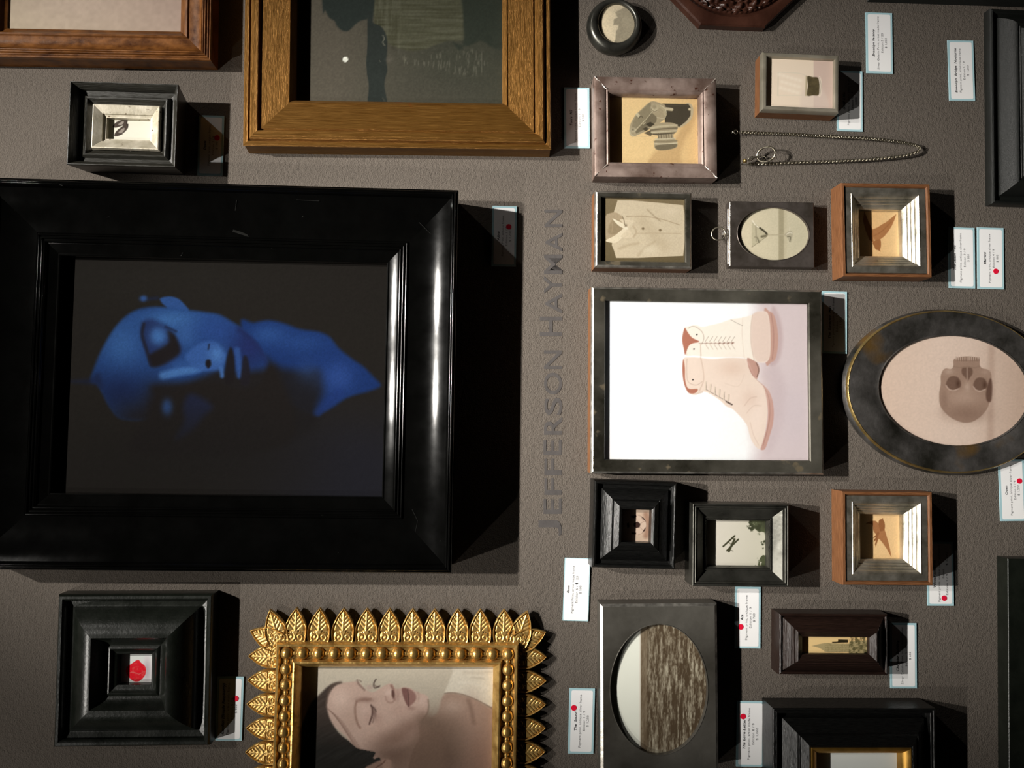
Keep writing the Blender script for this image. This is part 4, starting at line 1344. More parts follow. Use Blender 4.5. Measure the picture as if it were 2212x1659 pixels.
def leaf_mesh():
    """pointed leaf: rim, sunken field, raised fingers; base at y=0, tip at y=68 (pixels)"""
    nx, ny = 34, 52
    V, F = [], []
    Ht = 69.0

    def half(t):
        if t < .3:
            return 21.5 + 2.2 * math.sin(t / .3 * math.pi / 2)
        u = (t - .3) / .7
        return 23.7 * (1 - u ** 1.75) ** .95

    def relief(a, t):
        e = 1 - abs(a)
        wpx = half(t)
        d = e * wpx
        if d < 3.5:
            return 2.5 + 2.5 * math.sin(math.pi * min(d, 3.5) / 3.5)
        z = 0.6 + (1.2 if d > 4.5 else 0) * 0
        x, y = a * wpx, t * Ht
        dx, dy = abs(x), y - 20
        # central vein and side lobes
        if y > 16 and d > 5:
            z = 3.4 - 1.6 * min(1, max(0, (6.5 - d) / 2.5))
            for k in range(4):
                y0 = 22 + 9.0 * k
                q = dy + 20 - y0 - dx * 1.05
                if abs(q) < 1.5 and dx > 2.0:
                    z -= 2.8 * (1 - abs(q) / 1.5)
            z += 1.0 * max(0, 1 - dx / 2.2)
        if y < 23 and d > 3.5:
            r1 = math.hypot(abs(x) - 9.5, y - 10)
            r2 = math.hypot(x, y - 17)
            if r1 < 10:
                z = 1.2 + 3.2 * abs(math.cos(r1 * .52 + math.atan2(y - 10, abs(x) - 9.5) * .5))
            elif r2 < 7:
                z = 3.8
            else:
                z = 1.2
        if y < 3:
            z = 3.5
        return z
    for j in range(ny + 1):
        t = (j / ny)
        tt = min(t, .999)
        for i in range(nx + 1):
            a = -1 + 2 * i / nx
            a = math.sin(a * math.pi / 2) ** 1 if False else a
            V.append((a * half(tt) * S, t * Ht * S, (23 - 9 * t + relief(a, tt)) * S))
    for j in range(ny):
        for i in range(nx):
            k = j * (nx + 1) + i
            F.append((k, k + 1, k + nx + 2, k + nx + 1))
    # edge skirt
    loop = [j * (nx + 1) for j in range(ny, -1, -1)] + [i for i in range(1, nx + 1)] + [j * (nx + 1) + nx for j in range(1, ny + 1)]
    b = len(V)
    for k in loop:
        V.append((V[k][0], V[k][1], V[k][2] - 7 * S))
    for i in range(len(loop) - 1):
        F.append((loop[i + 1], loop[i], b + i, b + i + 1))
    return V, F


V, F = leaf_mesh()
leaf0 = newobj('leaf_ornament', V, F, M['gold_old'], rootg, angle=60)
leaf0['label'] = 'pointed gilded leaf'
used_leaf = [False]


def put_leaf(x, y, rot, sc=1.0):
    o = leaf0 if not used_leaf[0] else leaf0.copy()
    if used_leaf[0]:
        COL.objects.link(o)
        o.parent = rootg
    used_leaf[0] = True
    o.matrix_local = Matrix.Translation((x, y, 0)) @ Matrix.Rotation(rot, 4, 'Z') @ Matrix.Scale(sc, 4, Vector((0, 1, 0)))


GI = mg.inverted()


def gl(px, py, h):
    return GI @ unproj(px, py, h)


for tx in (637, 688, 740, 790.5, 840, 890, 938, 988, 1037, 1088.5):
    c = gl(tx, 1389, 23)
    put_leaf(c.x, hg / 2 - 1 * S, 0)
nrow = 12
for i in range(nrow):
    c = gl(560, 1419 + 52 * i, 23)
    put_leaf(-wg / 2 + 3 * S, c.y, math.pi / 2, .93)
    put_leaf(wg / 2 - 3 * S, c.y, -math.pi / 2, .93)
for i in range(10):
    put_leaf(-wg / 2 + (44 + 50 * i) * S, -hg / 2 + 1 * S, math.pi)
for sx, sy in ((-1, 1), (1, 1), (1, -1), (-1, -1)):
    put_leaf(sx * (wg / 2 - 4 * S), sy * hg / 2 - sy * 4 * S, (0 if sy > 0 else math.pi) - sx * sy * .33, 1.04)
    put_leaf(sx * wg / 2 - sx * 4 * S, sy * (hg / 2 - 4 * S), -sx * (math.pi / 2 - sy * .36), .97)

# beads
V, F = [], []
for j in range(9):
    la = math.pi / 2 * j / 8
    for i in range(20):
        a = 2 * math.pi * i / 20
        V.append((13.0 * S * math.cos(la) * math.cos(a), 13.0 * S * math.cos(la) * math.sin(a), (32 + 13.5 * math.sin(la)) * S))
for j in range(8):
    for i in range(20):
        F.append((j * 20 + i, j * 20 + (i + 1) % 20, (j + 1) * 20 + (i + 1) % 20, (j + 1) * 20 + i))
bead0 = newobj('bead', V, F, M['gold_old'], rootg, angle=180)
V, F = [], []
for i in range(11):      # small spool between two beads
    x = -7 + 14 * i / 10
    rr = 3.2 + 2.2 * abs(math.cos(math.pi * i / 10)) ** 2 + (1.5 if 4 <= i <= 6 else 0)
    for k in range(9):
        a = math.pi * k / 8
        V.append((x * S, rr * math.cos(a) * S, (32 + rr * math.sin(a)) * S))
for i in range(10):
    for k in range(8):
        F.append((i * 9 + k, i * 9 + k + 1, i * 9 + k + 10, i * 9 + k + 9))
spool0 = newobj('spool', V, F, M['gold_old'], rootg, angle=180)
first = [True, True]


def put(o0, idx, x, y, rot=0):
    o = o0 if first[idx] else o0.copy()
    if not first[idx]:
        COL.objects.link(o)
        o.parent = rootg
    first[idx] = False
    o.matrix_local = Matrix.Translation((x, y, 0)) @ Matrix.Rotation(rot, 4, 'Z')


bi = 22 * S
bw, bh = wg - 2 * bi, hg - 2 * bi
nb, nv = 14, 18
for k in range(nb):
    x = -bw / 2 + bw * k / nb
    put(bead0, 0, x, bh / 2)
    put(bead0, 0, -x, -bh / 2)
    put(spool0, 1, x + bw / nb / 2, bh / 2)
for k in range(nv):
    y = bh / 2 - bh * k / nv
    put(bead0, 0, bw / 2, y)
    put(bead0, 0, -bw / 2, -y)
    put(spool0, 1, bw / 2, y - bh / nv / 2, math.pi / 2)
    put(spool0, 1, -bw / 2, y - bh / nv / 2, math.pi / 2)

# ------------------------------------------------------------------ round and oval frames


def ring_sweep(name, outer, inner, prof, material, parent, n=96, facets=0):
    """outer/inner = (cx, cy, rx, ry, angle) in local metres; prof = list of (fraction outer->inner, height px)"""
    V, F = [], []
    for f, z in prof:
        for i in range(n):
            a = 2 * math.pi * i / n
            P = []
            for (cx, cy, rx, ry, an) in (outer, inner):
                k = 1.0
                x, y = rx * math.cos(a), ry * math.sin(a)
                P.append((cx + x * math.cos(an) - y * math.sin(an), cy + x * math.sin(an) + y * math.cos(an)))
            V.append((P[0][0] + (P[1][0] - P[0][0]) * f, P[0][1] + (P[1][1] - P[0][1]) * f, z * S))
    for j in range(len(prof) - 1):
        for i in range(n):
            F.append((j * n + i, j * n + (i + 1) % n, (j + 1) * n + (i + 1) % n, (j + 1) * n + i))
    return newobj(name, V, F, material, parent, angle=40)


def loc_at(px, py, h):
    p = unproj(px, py, h)
    return local_frame(-p.z, p.x, -.008)


# oval skull frame
mo = loc_at(2051, 846, 18)
ro = empty('framed_picture', mo, 'large oval dark metal frame with brass rim around a print of a skull', 'picture frame')
ci = mo.inverted() @ unproj(2062, 843.5, 15)
ring_sweep('moulding', (0, 0, 239 * S * .99, 183 * S * .99, -.05), (ci.x, ci.y, 171 * S * .992, 121.5 * S * .992, -.03),
           [(0, 0), (-.02, 10), (.0, 16), (.04, 20)], M['oval_metal'], ro, 128)
ring_sweep('brass_rim', (0, 0, 239 * S * .99, 183 * S * .99, -.05), (ci.x, ci.y, 171 * S * .992, 121.5 * S * .992, -.03),
           [(.04, 20), (.06, 24), (.085, 26), (.11, 25)], M['brass'], ro, 128)
ring_sweep('face_ring', (0, 0, 239 * S * .99, 183 * S * .99, -.05), (ci.x, ci.y, 171 * S * .992, 121.5 * S * .992, -.03),
           [(.11, 25), (.3, 24), (.6, 21.5), (.85, 18), (.94, 16), (.97, 17), (1.0, 15), (1.0, 10)], M['oval_metal'], ro, 128)
rp_ = empty('tmp', mo @ Matrix.Translation((ci.x, ci.y, 0)), 'x', 'x')
mp_ = rp_.matrix_world.copy()
bpy.data.objects.remove(rp_)


def place_print(root, mroot, c, w, h, hp, painter, step, gain, oval=True, glass_z=None):
    m2 = mroot @ Matrix.Translation((c.x, c.y, 0))
    o = make_print(root, m2, w, h, hp, painter, step, gain, oval=oval)
    o.matrix_local = Matrix.Translation((c.x, c.y, 0))
    if glass_z:
        g = make_glass(root, w, h, glass_z, oval=True)
        g.matrix_local = Matrix.Translation((c.x, c.y, 0))


place_print(ro, mo, ci, 348 * S, 249 * S, 11, p_skull, 1.2, 1.0, glass_z=14.5)

# small round frame
mr = loc_at(1327, 58, 16)
rr_ = empty('framed_picture', mr, 'small round black silver frame around a faint factory print', 'picture frame')
ci = mr.inverted() @ unproj(1332, 50, 26)
V_out = (0, 0, 61.5 * S, 61.5 * S, 0)
ring_sweep('moulding', V_out, (ci.x, ci.y, 40 * S, 43.5 * S, 0),
           [(.12, 0), (.1, 4), (.0, 10), (.0, 14), (.02, 17), (.08, 22), (.2, 27), (.4, 31), (.62, 32), (.82, 31), (.95, 28), (1.0, 26), (1.0, 22)], M['gunmetal'], rr_, 96)
place_print(rr_, mr, ci, 84 * S, 91 * S, 22, p_round, .8, 1.0, glass_z=25)


def oval_plate(name, quad, hq, oc, orx, ory, material, side_mat, label, painter, hp, gain, rim=1.0, step=.9):
    mtx, w, h = fit(quad, hq)
    root = empty('framed_picture', mtx, label, 'picture frame')
    c = mtx.inverted() @ unproj(oc[0], oc[1], hq)
    n = 128
    V, F = [], []

    def rect(a, x0, y0):
        dx, dy = math.cos(a), math.sin(a)
        ts = []
        for lim, d, o in ((w / 2, dx, c.x), (h / 2, dy, c.y)):
            if abs(d) > 1e-9:
                ts.append(((lim if d > 0 else -lim) - o) / d)
        t = min(ts)
        return c.x + dx * t, c.y + dy * t
    # angles including exact corners
    ang = [2 * math.pi * i / n for i in range(n)]
    for sx in (-1, 1):
        for sy in (-1, 1):
            ang.append(math.atan2(sy * h / 2 - c.y, sx * w / 2 - c.x) % (2 * math.pi))
    ang = sorted(ang)
    n = len(ang)
    z = hq * S
    cham = (5.5 if hq > 40 else 1.5) * S
    b = cham * .6
    k0 = (orx * S, ory * S)
    rings = []
    rings.append([(*rect(a, 0, 0), 0.0) for a in ang])
    rings.append([(*rect(a, 0, 0), z - b) for a in ang])
    rings.append([(c.x + (rect(a, 0, 0)[0] - c.x) * (1 - cham / (w / 2)), c.y + (rect(a, 0, 0)[1] - c.y) * (1 - cham / (h / 2)), z) for a in ang])
    for rs, zz in ((2.2, z), (1.2, z + rim * S), (0, z + rim * .6 * S), (0, hp * S - .0002)):
        rings.append([(c.x + (k0[0] + rs * S) * k * 1.0, c.y + (k0[1] + rs * S) * l, zz) for k, l in
                      [(math.cos(e), math.sin(e)) for e in [math.atan2(math.sin(a) * k0[0], math.cos(a) * k0[1]) for a in ang]]])
    for r_ in rings:
        V += r_
    for j in range(len(rings) - 1):
        for i in range(n):
            F.append((j * n + i, j * n + (i + 1) % n, (j + 1) * n + (i + 1) % n, (j + 1) * n + i))
    if hq > 40:
        E_ = [f for f in F[n:2 * n]]
        F = F[:n] + F[2 * n:]
        newobj('highlight_edge', V, E_, M['bright_edge'], root, angle=25)  # chamfer split off in lightened silver to imitate an edge highlight
    newobj('plate', V, F, material, root, angle=25)
    place_print(root, mtx, c, (2 * orx + 4) * S, (2 * ory + 4) * S, hp, painter, step, gain, glass_z=hp + 3)
    return root, mtx, w, h


rs_, ms_, ws_, hs_ = oval_plate('sea', [(1296.6, 1305.5), (1548, 1303), (1554, 1674), (1298, 1676)], 48, (1424, 1489), 102, 133.5, M['pewter'], None,
                                'dull pewter plate frame with oval opening around a print of rippling sea', p_sea, 38, 1.0)
rm_, mm_, wm_, hm_ = oval_plate('martini', [(1576.6, 435), (1758.5, 437), (1759, 576.8), (1576.6, 576)], 28, (1671, 505), 79, 58, M['bronze'], None,
                                'dark bronze case with hanging ring and oval opening around a print of a martini glass', p_martini, 22, .95)


def tube(name, pts, r, material, parent, n=10, closed=False):
    P = [Vector(p) for p in pts]
    N = len(P)
    V, F = [], []
    up = Vector((0.13, .21, .97))
    for i in range(N):
        if closed:
            t = P[(i + 1) % N] - P[(i - 1) % N]
        else:
            t = P[min(i + 1, N - 1)] - P[max(i - 1, 0)]
        t.normalize()
        a = t.cross(up)
        if a.length < .05:
            a = t.cross(Vector((1, 0, 0)))
        a.normalize()
        b = t.cross(a)
        for k in range(n):
            an = 2 * math.pi * k / n
            V.append(P[i] + (a * math.cos(an) + b * math.sin(an)) * r)
    M_ = N if closed else N - 1
    for i in range(M_):
        for k in range(n):
            F.append((i * n + k, i * n + (k + 1) % n, ((i + 1) % N) * n + (k + 1) % n, ((i + 1) % N) * n + k))
    if not closed:
        F.append(tuple(range(n - 1, -1, -1)))
        F.append(tuple((N - 1) * n + k for k in range(n)))
    return newobj(name, V, F, material, parent, angle=60)


IM = mm_.inverted()


def lp(px, py, h):
    return IM @ unproj(px, py, h)


a, b = lp(1573, 452, 20), lp(1573, 571, 20)
tube('hinge_rod', [a, b], 2.2 * S, M['solder'], rm_)
a, b = lp(1577, 437, 27), lp(1577, 575, 27)
tube('hinge_rod', [a, b], 1.5 * S, M['solder'], rm_)
c = lp(1552, 505, 26)
tube('hanging_ring', [(c.x + 14 * S * math.cos(t), c.y + 14 * S * math.sin(t), c.z + 4 * S * math.cos(t)) for t in [2 * math.pi * i / 40 for i in range(40)]], 1.5 * S,
     M['chain'], rm_, closed=True)
c2 = lp(1563.5, 505, 28)
tube('ring_stem', [(c2.x, c2.y, c2.z), (c2.x + 5 * S, c2.y, c2.z - 1 * S), (c2.x + 14 * S, c2.y, c2.z - 5 * S)], 1.7 * S, M['solder'], rm_)
tube('ring_knob', [(c2.x - 3.2 * S + 6.4 * S * i / 8, c2.y, c2.z) for i in range(9)], 2.6 * S, M['solder'], rm_)

# ------------------------------------------------------------------ carved octagonal piece at the top
mc = loc_at(1584.5, -111, 22)
rc = empty('carved_frame', mc, 'carved reddish mahogany octagonal frame cut by the top edge of the picture', 'picture frame')
V, F = [], []
R8 = 192 * S * .99
prof8 = [(1.0, 0), (1.0, 18), (.985, 22), (.93, 25), (.86, 25)]
N8 = 96


def oct_r(a):
    a = (a + math.pi / 8) % (math.pi / 4) - math.pi / 8
    return math.cos(math.pi / 8) / math.cos(a)


for f, z in prof8:
    for i in range(N8):
        a = 2 * math.pi * i / N8
        k = oct_r(a)
        rad = R8 * (k - (1 - f))
        if f < .9:
            rad = R8 * .83
        V.append((rad * math.cos(a), rad * math.sin(a), z * S))
for j in range(len(prof8) - 1):
    for i in range(N8):
        F.append((j * N8 + i, j * N8 + (i + 1) % N8, (j + 1) * N8 + (i + 1) % N8, (j + 1) * N8 + i))
newobj('octagonal_board', V, F, M['mahogany'], rc, angle=30)
V, F = [], []
nr, na = 60, 300
for j in range(nr + 1):
    f = j / nr
    r_ = R8 * .83 * (1 - .55 * f)
    for i in range(na):
        a = 2 * math.pi * i / na
        z = 25
        if f < .10:
            z = 25 - 60 * f + 0
        elif f < .16:
            z = 19 + 9 * math.sin(math.pi * (f - .10) / .06) * (.35 + .65 * abs(math.sin(a * 40)))
        else:
            g = (f - .16) / .84
            z = 19 + 9 * abs(math.sin(a * 12 + 3 * math.sin(g * 9))) * abs(math.sin(g * 7 + math.sin(a * 24))) + 3 * vnoise(np.array([a * 30.]), np.array([g * 30.]))[0]
        V.append((r_ * math.cos(a), r_ * math.sin(a), z * S))
for j in range(nr):
    for i in range(na):
        F.append((j * na + i, j * na + (i + 1) % na, (j + 1) * na + (i + 1) % na, (j + 1) * na + i))
newobj('carved_rosette', V, F, M['mahogany'], rc, angle=50)

# ------------------------------------------------------------------ lettering and labels
_tc = {}


def text_geo(txt, shear=0.0, off=0.0, res=3):
    key = (txt, shear, off)
    if key in _tc:
        return _tc[key]
    cu = bpy.data.curves.new('t', 'FONT')
    cu.body = txt
    cu.size = 1.0
    cu.shear = shear
    cu.offset = off
    cu.resolution_u = res
    o = bpy.data.objects.new('t', cu)
    COL.objects.link(o)
    bpy.context.view_layer.update()
    dg = bpy.context.evaluated_depsgraph_get()
    me = bpy.data.meshes.new_from_object(o.evaluated_get(dg))
    V = [(v.co.x, v.co.y) for v in me.vertices]
    F = [tuple(p.vertices) for p in me.polygons]
    bpy.data.objects.remove(o)
    bpy.data.curves.remove(cu)
    bpy.data.meshes.remove(me)
    _tc[key] = (V, F)
    return V, F


# wall lettering
LET = [('J', 1124, 1157, 1163, 1213), ('E', 1077, 1110, 1174, 1213), ('F', 1033, 1069, 1176, 1213), ('F', 991, 1026, 1176, 1213), ('E', 950, 983, 1174, 1213),
       ('R', 901, 939, 1175, 1214), ('S', 859, 896, 1176, 1214), ('O', 805, 852, 1175, 1214), ('N', 757, 797, 1175, 1214),
       ('H', 684, 726, 1166, 1214), ('A', 634, 677, 1178, 1214), ('Y', 597, 634, 1175, 1214), ('M', 550, 592, 1175, 1215), ('A', 503, 543, 1178, 1215), ('N', 453, 491, 1176, 1215)]
c0 = unproj(1190, 805, 0)
ml = local_frame(-c0.z, c0.x, 0)
rl = empty('wall_lettering', ml, 'grey lettering JEFFERSON HAYMAN on the wall, reading up the picture', 'lettering')
IL = ml.inverted()
for ch, y0, y1, x0, x1 in LET:
    V0, F0 = text_geo(ch, 0, .010, 8)
    xs = [v[0] for v in V0]
    ys = [v[1] for v in V0]
    V = []
    nv0 = len(V0)
    for z in (0.8, 0.0):
        for (vx, vy) in V0:
            fx = (vx - min(xs)) / (max(xs) - min(xs))
            fy = (vy - min(ys)) / (max(ys) - min(ys))
            p = IL @ unproj(x1 + (x0 - x1) * fy, y1 + (y0 - y1) * fx, 0)
            V.append((p.x, p.y, z * S))
    F = list(F0)
    # side walls from boundary edges
    cnt = {}
    for f in F0:
        for i in range(len(f)):
            e = (f[i], f[(i + 1) % len(f)])
            cnt[e] = 1
    for (a, b) in list(cnt):
        if (b, a) not in cnt:
            F.append((b, a, a + nv0, b + nv0))
    newobj('letter', V, F, M['vinyl'], rl, smooth=False)

AS, AM = 'Pigment print, antique silver frame', 'Pigment print, artist made frame'
CARDS = [
    ([(430, 249), (484, 250), (481, 380), (426, 378)], 'Duets', 'Pigment print, antique frame', 'Edition 3 / 9', '$ 500', (469, 298), {}, 'white title card half hidden in shadow below the high-heels frame'),
    ([(1063, 444.5), (1117, 446), (1114, 576), (1062, 574.5)], 'Aline', 'Pigment Print, antique frame', 'Edition 1 / 9', '$ 2,200', (1099, 490), {}, 'white title card with red dot in the shadow of the large black frame'),
    ([(1219, 189), (1274, 189), (1273, 320.5), (1219, 320)], "Tom's  M3", AS, 'Edition 1 / 9', '$ 900', None, {}, 'white title card half shaded, between the gold frame and the camera print'),
    ([(1809, 153), (1864, 154), (1862.5, 284), (1807, 283)], 'Still Life', AS, 'Edition 4 / 9', '$ 800', None, {}, 'white title card mostly shaded, below the beer glass print'),
    ([(1871, 27), (1928, 28), (1928, 159), (1871, 158)], 'Brooklyn Factory', 'Silver Gelatin Print, artist made frame', 'Edition 5 / 25', '$ 1,000', None, {}, 'white title card reading Brooklyn Factory'),
    ([(2047, 87.5), (2103, 87.5), (2106, 218), (2051, 217)], 'Brooklyn  Bridge  Nocturne', AM, 'Edition 5 / 9', '$ 1,200', None, {}, 'white title card reading Brooklyn Bridge Nocturne'),
    ([(2049, 491), (2106, 492), (2106, 623), (2050, 622)], 'The Lesson Two', AS, 'Edition 3 / 9', '$ 800', None, {'nudge': -3}, 'white title card without dot beside the Martini card'),
    ([(2111.5, 490.5), (2167, 493), (2170, 625), (2112, 624)], 'Martini', AS, 'Edition 4 / 9', '$ 800', (2151, 586), {}, 'white title card reading Martini with a red dot'),
    ([(1777, 629), (1830, 630), (1829, 764), (1774, 763)], 'The  Somerton  Man', AS, 'Edition 1 / 9', '$ 1,800', None, {'nudge': 2}, 'white title card shaded below the boots frame'),
    ([(2157, 993), (2212, 992), (2216, 1125), (2161, 1126)], 'Crown', AS, 'Edition 3 / 9', '$ 1,200', (2202, 1039), {}, 'white title card reading Crown with a red dot, under the oval frame'),
    ([(2001, 1170), (2058.5, 1171), (2061, 1309), (2005, 1308)], 'Winter swallows', 'Pigment prints, antique silver and wood', 'frames', 'Edition 2 / 9       $ 1,500', (2039.5, 1292), {'last': -6},
     'white title card with red dot near its end, below the lower swallow frame'),
    ([(1218.5, 1204), (1274, 1207), (1272, 1343), (1217, 1340)], 'Game', 'Pigment Print, artist made frame', 'Edition 6 /     25', '$ 500', None, {'thin': True, 'shift': -5, 'blot': (1245.5, 1261), 'font': 1}, 'white title card reading Game with an inked-out number'),
    ([(1587, 1267), (1643, 1268), (1643, 1401.5), (1588, 1400)], 'Ace', 'Pigment print, antique frame', 'Edition 1 / 9', '$ 700', (1600, 1354), {'big': 1.08}, 'white title card with dark red dot between the biplane and skyscraper frames'),
    ([(1922, 1346), (1978.5, 1346), (1982, 1488), (1924, 1486)], 'Chrysler Building', 'Silver Gelatin Print, artist made frame', 'Edition 3 / 25', '$ 600', None, {}, 'white title card half shaded below the skyscraper frame'),
    ([(1229, 1486), (1284, 1488), (1283, 1629), (1228, 1627)], 'The  Sound', AS, 'Edition 1 / 9', '$ 1,200', (1239.5, 1529), {}, 'white title card reading The Sound with a red dot'),
    ([(1591, 1514), (1650, 1515.5), (1651, 1657), (1591, 1655)], 'The Love Letter', AM, 'Edition 8 / 9', '$ 1,000', (1605, 1547.5), {'big': 1.08}, 'white title card with dark red dot left of the gilt-slip frame, lowest one'),
    ([(469, 1461.5), (526, 1462), (523, 1601), (466, 1600)], 'Garden (Simple Raspberry)', AM, 'Edition 5 / 9', '$ 600', (509.5, 1509), {'big': 1.06}, 'white title card with red dot beside the ornate gold frame'),
]
for quad, title, l2, l3, l4, dot, opt, lab in CARDS:
    mtx, w, h = fit(quad, 3)
    root = empty('title_card', mtx, lab, 'label', 'title cards on the wall')
    big = opt.get('big', 1.0)
    T = 3.0
    V = [(sx * w / 2, sy * h / 2, z) for z in (0.8 * S, T * S) for sx, sy in ((-1, -1), (1, -1), (1, 1), (-1, 1))]
    newobj('border_card', V, [(4, 5, 6, 7), (3, 2, 1, 0), (0, 1, 5, 4), (1, 2, 6, 5), (2, 3, 7, 6), (3, 0, 4, 7)], M['card_blue'], root, smooth=False)
    bd = (1.5 if opt.get('thin') else 4.2) * S
    rr = 3.5 * S
    V = []
    for (sx, sy, a0) in ((1, 1, 0), (-1, 1, 90), (-1, -1, 180), (1, -1, 270)):
        for k in range(7):
            a = math.radians(a0 + 15 * k)
            V.append((sx * (w / 2 - bd - rr) + rr * math.cos(a), sy * (h / 2 - bd - rr) + rr * math.sin(a), T * S + .00012))
    panel = newobj('white_panel', V, [tuple(range(len(V)))], M['card_white'], root, smooth=False)
    V, F, MI = [], [], []
    lines = [(title, 17.5, 3.95 * big, .22, .022, 7.4, 0), (l2, 27, 3.15 * big, 0, -.004, 6.5, 1), (l3, 35.7, 3.2 * big, 0, -.004, 6.5, 1), (l4, 43.6, 3.4 * big, 0, 0, 6.5, 1)]
    for txt, base, cw, sh, of, size, mi in lines:
        V0, F0 = text_geo(txt, sh, of, 2)
        xs = [v[0] for v in V0]
        wtxt = max(xs) - min(xs)
        size = size * big ** .5
        # condensed to the measured width
        target = min(cw * len(txt), 122) * S
        kx = min(target / wtxt, size * S * 1.75)
        k0 = len(V)
        cx = (max(xs) + min(xs)) / 2
        for vx, vy in V0:
            V.append((-w / 2 + (base * (w / S) / 56.0 + opt.get('shift', 0) + opt.get('nudge', 0) * (base < 20)) * S - vy * size * S, (vx - cx) * kx, T * S + .0003))
        F += [tuple(k0 + i for i in f) for f in F0]
        MI += [mi] * len(F0)
    newobj('printed_text', V, F, [M['ink'], M['ink_grey']], panel, midx=MI, smooth=False)
    if dot:
        c = mtx.inverted() @ unproj(dot[0], dot[1], 3.3)
        V = [(c.x + 5.9 * S * math.cos(a), c.y + 5.9 * S * math.sin(a), T * S + .0005) for a in [2 * math.pi * i / 28 for i in range(28)]]
        V += [(v[0], v[1], v[2] - .0003) for v in V]
        F = [tuple(range(28))] + [(i, i + 28, (i + 1) % 28 + 28, (i + 1) % 28) for i in range(28)]
        newobj('red_dot_sticker', V, F, M['red_dot'], root, smooth=False)
    if opt.get('blot'):
        c = mtx.inverted() @ unproj(*opt['blot'], 3.3)
        V = [(c.x + 2.6 * S * math.cos(a) * (1 + .2 * math.sin(3 * a)), c.y + 2.2 * S * math.sin(a) * (1 + .2 * math.cos(2 * a)), T * S + .0004) for a in [2 * math.pi * i / 16 for i in range(16)]]
        newobj('ink_blot', V, [tuple(range(16))], M['ink'], panel, smooth=False)

# ------------------------------------------------------------------ chain on two pins
c0 = unproj(1600, 316, 0)
mk_ = local_frame(-c0.z, c0.x, 0)
rk = empty('watch_chain', mk_, 'thin steel watch chain hanging in a long loop from two pins', 'chain')
IK = mk_.inverted()


def kp(px, py, h):
    return IK @ unproj(px, py, h)


path = spline([(1598, 285.5), (1640, 287.5), (1700, 289.5), (1760, 293), (1820, 296), (1880, 299.5), (1930, 304.5), (1960, 309.5), (1978, 314), (1986, 320), (1981, 328), (1962, 334.5),
               (1925, 340), (1870, 345), (1800, 348.5), (1740, 350.5), (1680, 352.5), (1635, 353.5), (1618, 354)], False, 12)
cum = np.concatenate([[0], np.cumsum(np.hypot(*np.diff(path, axis=0).T))])
L_ = cum[-1]
nl = int(L_ / 4.0)
V, F = [], []
for i in range(14):
    a = 2 * math.pi * i / 14
    for k in range(6):
        b = 2 * math.pi * k / 6
        V.append(((3.2 + 1.0 * math.cos(b)) * math.cos(a) * S, (2.7 + 1.0 * math.cos(b)) * math.sin(a) * S, 1.0 * math.sin(b) * S))
for i in range(14):
    for k in range(6):
        F.append((i * 6 + k, ((i + 1) % 14) * 6 + k, ((i + 1) % 14) * 6 + (k + 1) % 6, i * 6 + (k + 1) % 6))
link0 = newobj('link', V, F, M['chain'], rk, angle=180)
RV, RF = [], []
for i in range(nl):
    s_ = (i + .5) / nl * L_
    x, y = np.interp(s_, cum, path[:, 0]), np.interp(s_, cum, path[:, 1])
    x2, y2 = np.interp(s_ + 1, cum, path[:, 0]), np.interp(s_ + 1, cum, path[:, 1])
    hh = 6 + 8 * math.sin(math.pi * s_ / L_) ** 2
    if s_ < 60:
        hh = max(hh, 14 - s_ * .13)
    p = kp(x, y, hh)
    d = kp(x2, y2, hh) - p
    an = math.atan2(d.y, d.x)
    mt = Matrix.Translation(p) @ Matrix.Rotation(an + .35, 4, 'Z') @ Matrix.Rotation(.75 if i % 2 else -.15, 4, 'X')
    if i < 100:
        o = link0 if i == 0 else link0.copy()
        if i:
            COL.objects.link(o)
            o.parent = rk
        o.matrix_local = mt
    else:
        k0 = len(RV)
        RV += [tuple(mt @ Vector(v)) for v in V]
        RF += [tuple(k0 + j for j in f) for f in F]
newobj('chain_links', RV, RF, M['chain'], rk, angle=180)['kind'] = 'stuff'
c = kp(1589.5, 285, 16)
tube('end_ring', [(c.x + 4.3 * S * math.cos(t), c.y + 4.3 * S * math.sin(t), c.z) for t in [2 * math.pi * i / 24 for i in range(24)]], .9 * S, M['chain'], rk, closed=True)
c = kp(1655, 333.5, 22)
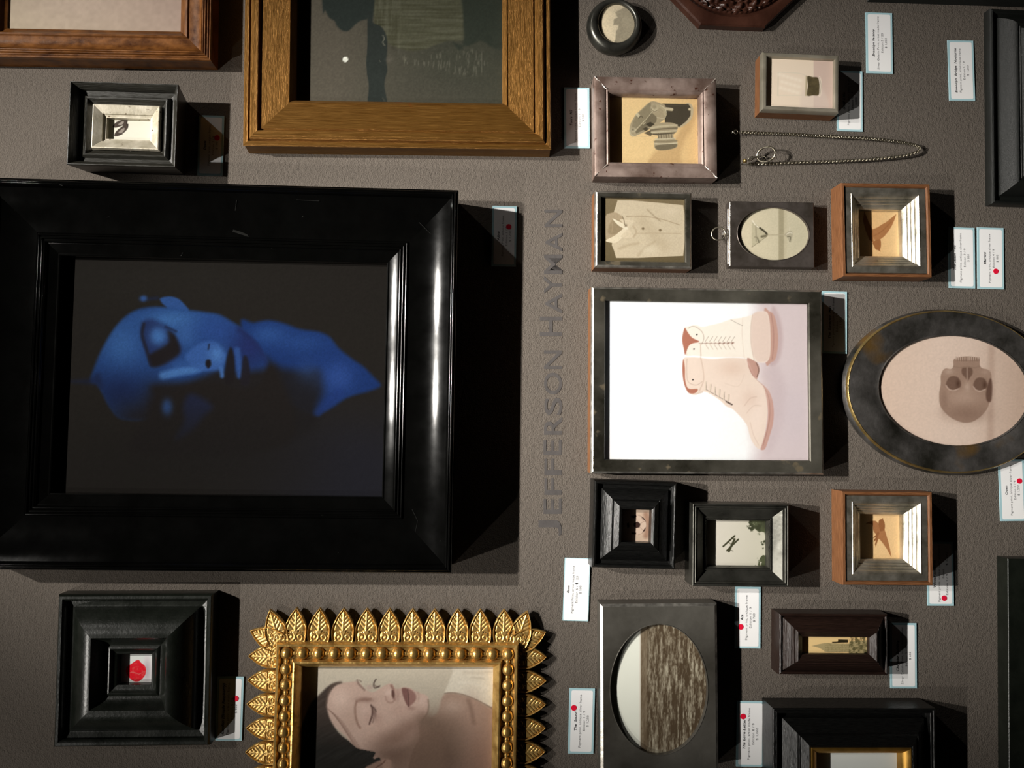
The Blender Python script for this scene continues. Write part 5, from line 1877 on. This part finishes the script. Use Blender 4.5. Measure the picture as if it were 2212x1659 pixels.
tube('bow_ring', [(c.x + 17.5 * S * math.cos(t), c.y + 15 * S * math.sin(t), c.z + 9 * S * math.cos(t - .5)) for t in [2 * math.pi * i / 48 for i in range(48)]], 2.3 * S,
     M['chain'], rk, closed=True)
a, b, d = kp(1617, 345, 14), kp(1626, 341, 16), kp(1640, 338, 18)
tube('swivel', [a, b, d], 2.0 * S, M['chain'], rk)
c = kp(1622, 343, 14)
tube('swivel_loop', [(c.x + 6 * S * math.cos(t), c.y + 3.8 * S * math.sin(t) + 2 * S * math.cos(t), c.z + 3 * S * math.sin(t)) for t in [2 * math.pi * i / 24 for i in range(24)]], 1.0 * S,
     M['chain'], rk, closed=True)
c = kp(1645, 342, 8)
tube('small_loop', [(c.x + 8 * S * math.cos(t), c.y + 5 * S * math.sin(t), c.z + 3 * S * math.cos(t)) for t in [2 * math.pi * i / 24 for i in range(24)]], .9 * S, M['chain'], rk, closed=True)
c = kp(1616, 351, 10)
tube('end_ring', [(c.x + 4.3 * S * math.cos(t), c.y + 4.3 * S * math.sin(t), c.z) for t in [2 * math.pi * i / 24 for i in range(24)]], .9 * S, M['chain'], rk, closed=True)

for lab, x, y, h, r_, mt in (('small bright steel pin holding the upper end of the chain', 1583, 285, 24, 2.4, 'chain'),
                             ('brass-headed pin holding the lower end of the chain', 1609, 347.5, 26, 5.2, 'brass')):
    p = unproj(x, y, h)
    q_ = local_frame(-p.z, p.x, 0)
    rt = empty('wall_pin', q_, lab, 'pin', 'pins holding the chain')
    n = 16
    V, F = [], []
    prof = [(.001, h + r_), (r_ * .6, h + r_ * .8), (r_, h), (r_ * .8, h - r_ * .6), (1.2, h - r_), (1.1, 0)]
    for rad, z in prof[:5]:
        for k in range(n):
            a = 2 * math.pi * k / n
            V.append((rad * S * math.cos(a), rad * S * math.sin(a), z * S))
    for j in range(4):
        for k in range(n):
            F.append((j * n + k, (j + 1) * n + k, (j + 1) * n + (k + 1) % n, j * n + (k + 1) % n))
    newobj('head', V, F, M[mt], rt, angle=60)
    tube('shaft', [(0, 0, 0), (0, 0, (h - r_ * .7) * S)], 1.0 * S, M['chain'], rt)
